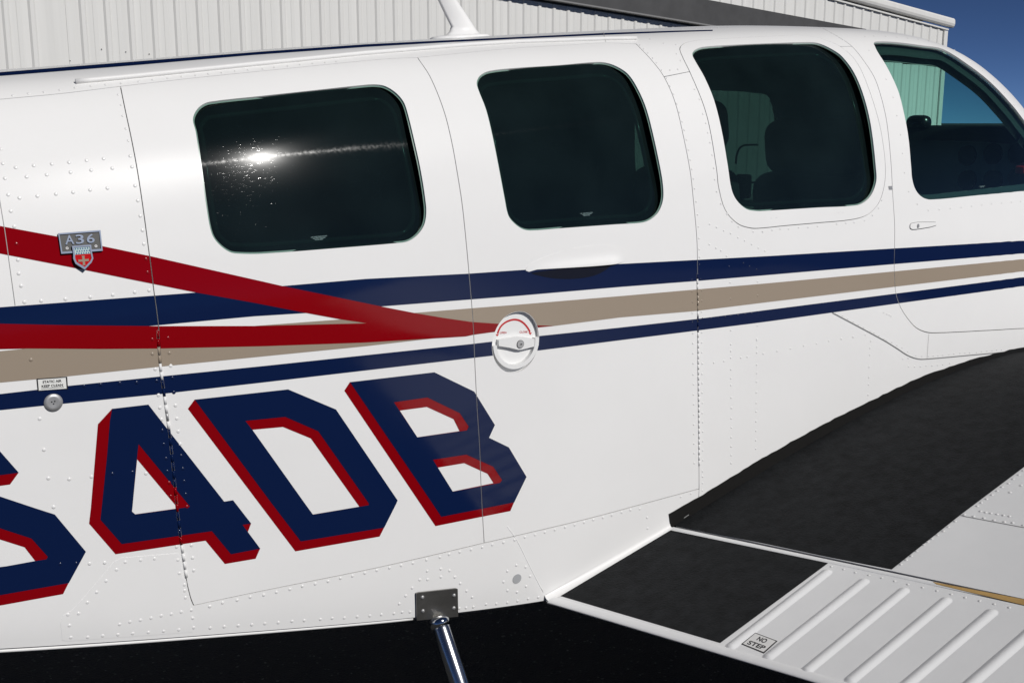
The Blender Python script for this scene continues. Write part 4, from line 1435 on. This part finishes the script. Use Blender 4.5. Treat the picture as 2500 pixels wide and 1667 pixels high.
for p in bz([(520, 803), (1368, 740)]):
    slab('badge_screw', BP, circ(BP.uv([p])[0], .0022, 12), .002, .0032, STEEL, aft_panel)
    slab('screw_slot', BP, circ(BP.uv([p])[0], .0009, 8), .0032, .0034, INK, aft_panel)
shO = bz([(650, 745), (1215, 705), (1240, 930), (1280, 1110), (1225, 1230), (1030, 1440), (755, 1265), (690, 1120), (690, 960)])
shI = bz([(712, 790), (1172, 757), (1205, 960), (1232, 1105), (1188, 1195), (1030, 1362), (795, 1220), (748, 1110), (742, 965)])
plate('shield', BP, shO, .0001, .0050, BADGE, aft_panel)
ring_slab('shield_rim', BP, BP.uv(shO), BP.uv(shI), .0048, .0068, CHROMEB, aft_panel)
plate('shield_field', BP, bz([(745, 1002), (1212, 968), (1232, 1105), (1188, 1195), (1030, 1362), (795, 1220), (752, 1110)]), .0049, .0055, REDENAMEL, aft_panel)
plate('shield_chief', BP, bz([(712, 790), (1172, 757), (1210, 966), (745, 1000)]), .0049, .0055, PALEENAMEL, aft_panel)
for r_ in range(3):
    for c_ in range(6):
        f = (c_ + .5 + (.45 if r_ == 1 else 0)) / 6.6
        x = 722 + f * 470 + r_ * 16
        y = 832 + r_ * 68 - f * 34
        plate('shield_bell', BP, bz([(x - 26, y + 22), (x, y - 30), (x + 26, y + 20)]), .0055, .0058, BLUEENAMEL, aft_panel)
plate('shield_cross', BP, bz([(930, 1032), (1040, 1026), (1020, 1050), (1030, 1130), (1125, 1122), (1140, 1105), (1155, 1195), (1135, 1185), (1036, 1195), (1042, 1285), (1064, 1305), (955, 1310), (975, 1288), (968, 1200), (865, 1208), (848, 1222), (838, 1135), (860, 1145), (960, 1138), (950, 1055)]), .0055, .0060, TAN, aft_panel)

# ---- makers' marks etched in the panes
for (x, y, w), par in zip(((781, 655 - 70, 40), (1435, 523, 31), (1962, 502, 21), (2401, 458, 15)), (cargo_aft, cargo_fwd, win_frame, cabin_door)):
    y = {781: 580}.get(x, y)
    for i, (s, f) in enumerate((('OAK AERO PRODUCTS INC.', 1), ('LONG BEACH CALIFORNIA', .76), ('NO PAC 00/500', .5))):
        ww, yy, hh_ = w * f / 2, y - 4 + i * 3.6 * w / 40, 2.6 * w / 40
        lettering('maker_mark', SKIN, s, [(x - ww, yy + hh_ + ww * .1), (x + ww, yy + hh_ - ww * .1), (x + ww, yy - ww * .1), (x - ww, yy + ww * .1)], GLASSPRINT, par, off=-.0038, bold=.01)

# ---- pins on the window frame, small catch at the door edge
for p in zm(1860, 410, K, [(82, 450), (128, 445), (685, 403), (727, 400)]):
    M = frame_at(SKIN, p, .0006)
    o = link('frame_pin', RMESH[RIVW], win_frame)
    o.matrix_basis = M @ Matrix.Scale(.5, 4)
patch('edge_catch', SKIN, SKIN.uv(zm(1860, 410, K, [(1135, 165), (1168, 163), (1170, 195), (1140, 195)])), STEEL, mid_panel, off=.0012, thick=.001, grid=(9, 9))

tube('glint_bead', SKIN.at(crom([(1238, 1284), (1262, 1318), (1284, 1362), (1305, 1404), (1326, 1444)], 3, closed=False), -.0004), .0010, WHITE, aft_panel, n=8)  # added white bead: a bright glint line put into the shape

# ------------------------------------------------------------------ boarding step
tz = lambda pts: zm(980, 1400, .1702, pts)
TP, TM = loc_plane((1065, 1470), .0012)
step_plate = plate('step_plate', TP, tz([(205, 270), (240, 260), (770, 202), (797, 208), (804, 602), (212, 658)]), 0, .0035, PLATE, plane)
for p in tz([(290, 325), (743, 298), (297, 520), (740, 478)]):
    o = link('step_screw', dome('step_screw', .0042, .0028, STEEL, 12), plane)
    o.matrix_parent_inverse = Matrix.Translation(-plane.location)
    q = TP.P(TP.uv([p]))[0] + TP.n * .0034
    o.matrix_basis = Matrix.LocRotScale(Vector(q), Vector(TP.n).to_track_quat('Z', 'Y'), None)
T0 = TP.P(TP.uv([tz([(515, 640)])[0]]))[0] + TP.n * .006
d = ray(*tz([(835, 1568)])[0])
# the lower point lies on this sight line, where the tube has leaned outboard 0.8 m per metre of drop
best = min(np.linspace(1.0, 3.5, 4000), key=lambda s: abs((CAM + d * s)[1] - T0[1] - .80 * ((CAM + d * s)[2] - T0[2])))
T1 = CAM + d * best
dirT = (T1 - T0) / np.linalg.norm(T1 - T0)
tube('step_tube', [T0, T0 + dirT * .02, T0 + dirT * .5], .0178, TUBEM, plane, n=40)
tube('step_weld', [T0 - dirT * .006, T0 - dirT * .003, T0 + dirT * .003, T0 + dirT * .010, T0 + dirT * .016], [.012, .0185, .0212, .0205, .0180], CHROME, plane, n=40)
PT = T0 + dirT * .5
rbox('step_pad', PT + np.array([0, -.05, -.01]), (.11, .16, .018), .006, RUBBER, plane)

# ------------------------------------------------------------------ blade antenna on the roof
def blade(profile, y, thick, m, name, parent):
    """profile rows from the root up: (x leading, x trailing, z)"""
    V, Fc = [], []
    sec = [(0, 0), (.06, .55), (.2, .95), (.38, 1), (.65, .72), (.88, .3), (1, .04)]
    ring = sec + [(a, -b) for a, b in sec[-2:0:-1]]
    for xl, xt, z, th in profile:
        for a, b in ring:
            V.append((xl + (xt - xl) * a, y + b * th / 2, z))
    n = len(ring)
    for i in range(len(profile) - 1):
        for k in range(n):
            Fc.append((i * n + k, i * n + (k + 1) % n, (i + 1) * n + (k + 1) % n, (i + 1) * n + k))
    Fc.append(tuple(range((len(profile) - 1) * n, len(profile) * n)))
    return mesh(name, V, Fc, m, parent, smooth=True)


AY = YC + .005
rows = []
for (xl, yl), (xr, yr), th in (((1184, 89), (1078, 97), .062), ((1178, 84), (1090, 91), .050), ((1169, 76), (1097, 84), .034), ((1159, 62), (1101, 72), .024), ((1140, 36), (1086, 40), .022), ((1115, 0), (1068, 0), .021), ((1075, -60), (1036, -62), .019), ((1040, -110), (1008, -112), .017), ((1028, -128), (1002, -128), .011)):
    a, b = aty(xl, yl, AY), aty(xr, yr, AY)
    rows.append((a[0], b[0], (a[2] + b[2]) / 2, th))
blade(rows, AY, .02, WHITE, 'antenna_blade', plane)
xa0, xa1 = aty(1052, 98, AY)[0], aty(1192, 90, AY)[0]
bm = bmesh.new()
prev = None
for f, z in ((1.0, -.012), (1.0, .002), (.93, .005), (.7, .0065)):
    cur = []
    for k in range(28):
        a = 2 * math.pi * k / 28
        x = (xa0 + xa1) / 2 + (xa1 - xa0) / 2 * f * math.cos(a)
        cur.append(bm.verts.new((x, AY + .040 * f * math.sin(a), float(ZT(x)) + z)))
    if prev:
        for k in range(28):
            bm.faces.new((prev[k], prev[(k + 1) % 28], cur[(k + 1) % 28], cur[k]))
    prev = cur
bm.faces.new(prev)
from_bm('antenna_base', bm, WHITE, plane, smooth=True)

# ------------------------------------------------------------------ wing and flap
JX = np.array([1.562, 1.638, 1.833, 2.008, 2.172, 2.428, 2.875])
JZ = np.array([.705, .730, .789, .838, .881, .932, .965])
pf = np.polyfit(JX, JZ, 3)
Y0 = 1.817
DIH = math.tan(R(5.5))


class Wing(Surf):
    sgn = 1

    def P(self, uv):
        uv = np.atleast_2d(uv)
        x, v = uv[:, 0], uv[:, 1]
        z = np.polyval(pf, np.minimum(x, 2.8))
        k = np.clip((x - 2.8) / .55, 0, 1)
        z = z - .17 * (1 - np.sqrt(np.maximum(0, 1 - k**2)))
        return np.stack([x + self.sx * v, Y0 - v, z + DIH * v], 1)


WING = Wing()
WTE = aty(1648, 1282, Y0)
XTE = WTE[0]
zTE = np.polyval(pf, XTE)
d = ray(2500, 1461)
s = (zTE + DIH * Y0 - 1.6) / (d[2] + DIH * d[1])
Q = CAM + d * s
WING.sx = (Q[0] - XTE) / (Y0 - Q[1])
if WING.N([[2.0, .5]])[0][2] < 0:
    WING.sgn = -1
WING.seeds(np.stack(np.meshgrid(np.linspace(1.45, 3.3, 120), np.linspace(-.1, 1.9, 120), indexing='ij'), -1).reshape(-1, 2))
SPAN = 4.6
wing = patch('wing_skin', WING, [(XTE, -.03), (3.345, -.03), (3.345, SPAN), (XTE, SPAN)], WINGW, plane, thick=.012, grid=(.04, .06), step=.03)
V = [WING.P([[XTE, v]])[0] + [.012, 0, -.014] for v in (-.03, SPAN)] + [WING.P([[3.34, v]])[0] + [0, 0, -.03] for v in (SPAN, -.03)]
V += [WING.P([[2.6, v]])[0] + [0, 0, -.28] for v in (-.03, SPAN)]
mesh('wing_underside', V, [(0, 1, 5, 4), (4, 5, 2, 3)], WINGW, plane)
WALK = [(1640, 1282), (1696, 1243), (1858, 1146), (1988, 1070), (2103, 1006), (2266, 927), (2400, 878), (2500, 849), (2640, 818), (2660, 1020), (2500, 1140), (2345, 1256.5), (2177, 1389.5), (2021, 1359), (1860, 1325)]
patch('walkway_patch', WING, WING.uv(dens(WALK, 30)), GRIT, wing, off=.0012, thick=.0010, grid=(.03, .03))
ribbon('lap_seam', WING, WING.uv(dens([(2345, 1257.5), (2354, 1260), (2500, 1287.5), (2620, 1311)], 40, closed=False)), .0022, GAPM, wing, off=.0004)
WR = zm(2220, 1080, .14028, [(960, 1255), (1120, 1285), (1300, 1315), (1475, 1350), (1655, 1380), (1800, 1395), (1985, 1440), (1240, 1195), (1330, 1215), (1420, 1230), (1530, 1248), (1640, 1267), (1745, 1283), (1185, 1105), (1255, 1048), (1345, 983), (1440, 912), (1530, 842), (1615, 776), (1730, 713), (1808, 638), (1908, 565), (1985, 490), (1755, 870), (1945, 748), (800, 1372), (680, 1472), (595, 1545)]) + \
    zm(1860, 1230, .27875, [(1590, 237), (1540, 272), (1490, 305), (1455, 332), (1420, 358), (1357, 413), (1310, 455), (1265, 490), (1218, 528)])
rivet_field('wing_rivets', WING, WR, .0032, .0013, wing, colour=RIVW, n=8)

# black sealed fillet where the walkway turns up the body side
JN = [(1650, 1289), (1705, 1257), (1860, 1164), (1990, 1089), (2105, 1025), (2268, 946), (2400, 904), (2500, 876), (2700, 843)]
JU = [(1632, 1254), (1705, 1213), (1760, 1179), (1860, 1119), (1941.6, 1073), (2037, 1021), (2132, 975), (2200, 941), (2268, 911), (2390.6, 871.7), (2500, 846.4), (2700, 812)]
ju = dens(JU, 14, closed=False)
ju[:, 1] += rng.normal(0, .8, len(ju))
patch('walkway_upstand', SKIN, SKIN.uv(np.concatenate([ju, dens(JN, 30, closed=False)[::-1], [(1636, 1284)]])), RUBBER, mid_panel, off=.0014, thick=.001)
# flecks of bare metal along the crease
for a, b in (((1668, 1263), (1680, 1255)), ((1850, 1160), (1866, 1151)), ((1985, 1082), (2020, 1063)), ((2130, 1004), (2165, 989)), ((2262, 938), (2272, 934)), ((2325, 917), (2342, 911)), ((2425, 886), (2452, 879))):
    seam([a, b], w=.0012, m=SEAM, parent=mid_panel, smooth=False, off=.0026)

FTE, FLE = aty(1333, 1466, Y0), aty(1634, 1288, Y0)
d = ray(2013, 1667)
s = (FTE[2] + DIH * Y0 - 1.6) / (d[2] + DIH * d[1])
FQ = CAM + d * s
FL = Plane(FTE, FQ - FTE, FLE - FTE)
far_out = lambda a, b, t: (np.array(a) + (np.array(b) - np.array(a)) * t)
fa, fb, fc = FL.uv([(1333, 1466), (2013, 1667), (1634, 1286)])
fd = FL.uv([(2500, 1478)])[0]
TEo, LEo = fa + (fb - fa) * 3.2, fc + (fd - fc) * 2.0
BEADS = [((2017.5, 1397), (1785, 1577)), ((2108, 1419.5), (1876.7, 1602)), ((2205.6, 1442), (1971.5, 1634)), ((2308.8, 1465.5), (2077, 1659)), ((2420, 1494.8), (2186, 1693)), ((2536, 1524), (2300, 1728)), ((2660, 1556), (2424, 1766)), ((2790, 1590), (2555, 1806))]
flap = patch('flap', FL, [fa, TEo, LEo, fc], WINGW, plane, thick=.003, grid=(.05, .05), step=.03)
V = [FL.P([p])[0] - FL.n * .006 for p in (fa, TEo, LEo, fc)]
mesh('flap_underside', V, [(0, 1, 2, 3)], WINGW, plane)
# dark cove between wing and flap
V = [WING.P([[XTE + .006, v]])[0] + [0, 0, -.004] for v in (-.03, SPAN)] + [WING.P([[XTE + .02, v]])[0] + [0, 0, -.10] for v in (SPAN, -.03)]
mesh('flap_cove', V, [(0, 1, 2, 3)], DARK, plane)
patch('walkway_patch', FL, FL.uv([(1361, 1452), (1622, 1291), (2021, 1374.4), (1758, 1568.7)]), GRIT, flap, off=.0008, thick=.0008, grid=(.05, .05))
# rounded lips along the trailing edge and the front edge of the flap
for a, b, w, h in (((1345, 1463.5), (2090, 1683), .011, .0026), ((1640, 1289), (2640, 1500), .006, .0012)):
    ua, ub = FL.uv([a, b])
    t = (ub - ua) / np.linalg.norm(ub - ua)
    nn = np.array([-t[1], t[0]])
    V, Fc = [], []
    prof = [(math.cos(x), math.sin(x)) for x in np.linspace(0, math.pi, 9)]
    for f in (0, 1):
        for c_, s_ in prof:
            V.append(FL.P([ua + (ub - ua) * f + nn * c_ * w])[0] + FL.n * s_ * h)
    mesh('edge_roll', V, [(i, i + 1, i + 10, i + 9) for i in range(8)], WINGW, flap, smooth=True)
for a, b in BEADS:
    ua, ub = FL.uv([a, b])
    ln = np.linalg.norm(ub - ua)
    t = (ub - ua) / ln
    nn = np.array([-t[1], t[0]])
    V, Fc = [], []
    nx, ny = 26, 14
    W, H = .0125, .0045
    ss = np.concatenate([np.linspace(-1, 0, 8) * W, np.linspace(0, 1, nx - 14)[1:-1] * ln, ln + np.linspace(0, 1, 8) * W])
    for s_ in ss:
        e = 0 if 0 <= s_ <= ln else (-s_ if s_ < 0 else s_ - ln)
        for j in range(ny + 1):
            q = -1 + 2 * j / ny
            r_ = math.hypot(q * W, e) / W
            V.append(FL.P([ua + t * s_ + nn * q * W])[0] + FL.n * (H * max(0, math.cos(min(1, r_) * math.pi / 2))**1.25 - .0002))
    k = ny + 1
    Fc = [(i * k + j, i * k + j + 1, (i + 1) * k + j + 1, (i + 1) * k + j) for i in range(len(ss) - 1) for j in range(ny)]
    mesh('bead', V, Fc, WINGW, flap, smooth=True)
FR = zm(1240, 1230, .27875, [(412, 845), (458, 860), (515, 875), (572, 890), (622, 907), (675, 923), (737, 940), (790, 957), (853, 973), (902, 992), (963, 1008), (1020, 1023), (1092, 1043), (1155, 1062), (1213, 1080), (1283, 1100), (1343, 1118), (1420, 1140), (1485, 1160), (1550, 1178), (1620, 1202), (1685, 1222), (1757, 1242), (1835, 1268), (1918, 1292), (2000, 1320), (2075, 1342), (2160, 1365), (2232, 1390), (440, 775), (497, 740), (560, 697), (622, 660), (683, 622), (742, 583), (810, 545), (868, 507), (925, 468), (985, 430), (1042, 395), (1100, 358), (1157, 322), (1215, 287), (1272, 245)]) + \
    zm(1860, 1230, .27875, [(10, 1392), (92, 1418), (182, 1443), (260, 1470), (350, 1497), (435, 1525), (535, 1552), (610, 548), (718, 572), (820, 600), (938, 623), (1052, 647), (1165, 675), (1280, 703), (1408, 731), (1535, 760), (1660, 790), (1782, 818), (1908, 848), (2036, 875), (2168, 906), (200, 420), (80, 394)])
rivet_field('flap_rivets', FL, FR, .0028, .0010, flap, colour=RIVW, n=8)
patch('tan_seal', FL, FL.uv([(2278, 1421), (2500, 1464), (2700, 1503), (2700, 1516), (2500, 1477.5), (2286.5, 1427)]), TANSEAL, flap, off=.0016, thick=.001, grid=(9, 9))
nz = lambda pts: zm(1780, 1500, .07653, pts)
nso, nsi = FL.uv(nz([(835, 573), (1545, 838), (1105, 1234), (386, 937)])), FL.uv(nz([(838, 600), (1488, 846), (1096, 1190), (442, 930)]))
slab('no_step_placard', FL, nso, 0, .0005, INK, flap)
slab('placard_face', FL, nsi, .0004, .0008, mat('placard_grey', (0.74, 0.735, 0.72), rough=.5), flap)
lettering('placard_text', FL, 'NO', nz([(862, 812), (1125, 925), (1262, 800), (985, 702)]), INK, flap, off=.0010, bold=.03)
lettering('placard_text', FL, 'STEP', nz([(562, 938), (1075, 1128), (1205, 1020), (672, 822)]), INK, flap, off=.0010, bold=.03)
# smooth white fairing between flap root and body
fr = FL.uv([(1333, 1466), (1634, 1287)])
V, Fc = [], []
for f in np.linspace(0, 1, 24):
    p = FL.P([fr[0] + (fr[1] - fr[0]) * f])[0]
    q = SKIN.P([[p[0], np.interp(p[2] + .010, SKIN.P(np.stack([np.full(50, p[0]), np.linspace(0, .5, 50)], 1))[:, 2], np.linspace(0, .5, 50))]])[0] + [0, -.0012, 0]
    o_ = FL.P([fr[0] + (fr[1] - fr[0]) * f])[0] + (FQ - FTE) / np.linalg.norm(FQ - FTE) * .014 + FL.n * .0012
    c_ = (p + [0, -.002, 0])
    for t_ in np.linspace(0, 1, 9):
        V.append((1 - t_)**2 * q + 2 * t_ * (1 - t_) * c_ + t_**2 * o_)
Fc = [(i * 9 + j, i * 9 + j + 1, (i + 1) * 9 + j + 1, (i + 1) * 9 + j) for i in range(23) for j in range(8)]
mesh('flap_fairing', V, Fc, WHITE, plane, smooth=True)

# ------------------------------------------------------------------ cabin interior seen through the panes
def seat(x, y, ztop, label):
    st = rbox('seat', (x + .22, y, 1.06), (.46, .42, .14), .04, SEATM, plane)
    st['label'] = label
    tilt = Matrix.Rotation(R(-8), 3, 'Y')
    rbox('backrest', (x - .02, y, 1.25), (.12, .42, .44), .05, SEATM, st, rot=tilt, seg=4)
    rbox('headrest', (x - .05, y, ztop - .075), (.10, .34, .15), .045, SEATM, st, rot=tilt, seg=4)
    for dy in (-.07, .07):
        tube('headrest_post', [(x - .04, y + dy, 1.42), (x - .05, y + dy, ztop - .12)], .006, STEEL, st, n=6)
    return st


seat(2.31, 2.09, 1.612, 'front seat nearer the camera')
seat(2.30, 2.62, 1.665, 'front seat on the far side')
seat(1.15, 2.09, 1.52, 'middle seat nearer the camera')
seat(1.15, 2.62, 1.52, 'middle seat on the far side')
bar = [aty(x, y, 2.52) for x, y in crom([(1796, 400), (1799, 378), (1806, 362), (1818, 355), (1850, 354)], 3, closed=False)]
tube('grab_rail', bar, .0033, DARK, plane, n=6)
p = aty(1815, 455, 2.6)
rbox('map_holder', p, (.03, .05, .075), .008, DARK, plane)
tube('map_holder_rail', [aty(1795, 446, 2.58), aty(1850, 446, 2.58)], .004, DARK, plane, n=6)
gl = []
for x, z in ((2.88, 1.548), (2.90, 1.574), (2.96, 1.588), (3.08, 1.592), (3.2, 1.57), (3.3, 1.52)):
    gl.append([(x + .10 * ((y - YC) / .45)**2 * 0, y, z - .05 * max(0, abs(y - YC) - .25)) for y in np.linspace(1.93, 2.75, 12)])
V = [p for r_ in gl for p in r_]
glare = mesh('glareshield', V, [(i * 12 + j, i * 12 + j + 1, (i + 1) * 12 + j + 1, (i + 1) * 12 + j) for i in range(5) for j in range(11)], DARK, plane, smooth=True)
rbox('instrument_panel', (2.96, YC, 1.34), (.05, .84, .44), .01, PANELG, plane)


def on_x(px, X):
    d = ray(*px)
    return CAM + d * (X - CAM[0]) / d[0]


for p in ((2362, 380), (2425, 376), (2362, 440), (2425, 440), (2485, 376), (2485, 436)):
    q = on_x(p, 2.933)
    V, Fc = tube_mesh([q + [-.004, 0, 0], q + [.01, 0, 0]], .030, 20)
    mesh('gauge', V, Fc, GAUGE, plane)
    V, Fc = tube_mesh([q + [-.0045, 0, 0], q + [-.0015, 0, 0]], .034, 20)
p = on_x((2243, 300), 2.92)
rbox('compass_pod', p, (.05, .078, .046), .022, GAUGE, plane, seg=4)
q = on_x((2494, 415), 2.925)
rbox('red_switch_guard', q, (.02, .03, .022), .004, REDINK, plane)
tube('visor_rod', [aty(2140, 148, 2.25), aty(2215, 152, 2.25), aty(2300, 163, 2.25)], .004, DARK, plane, n=6)
rbox('sun_visor', aty(2225, 146, 2.25), (.07, .012, .028), .004, DARK, plane)
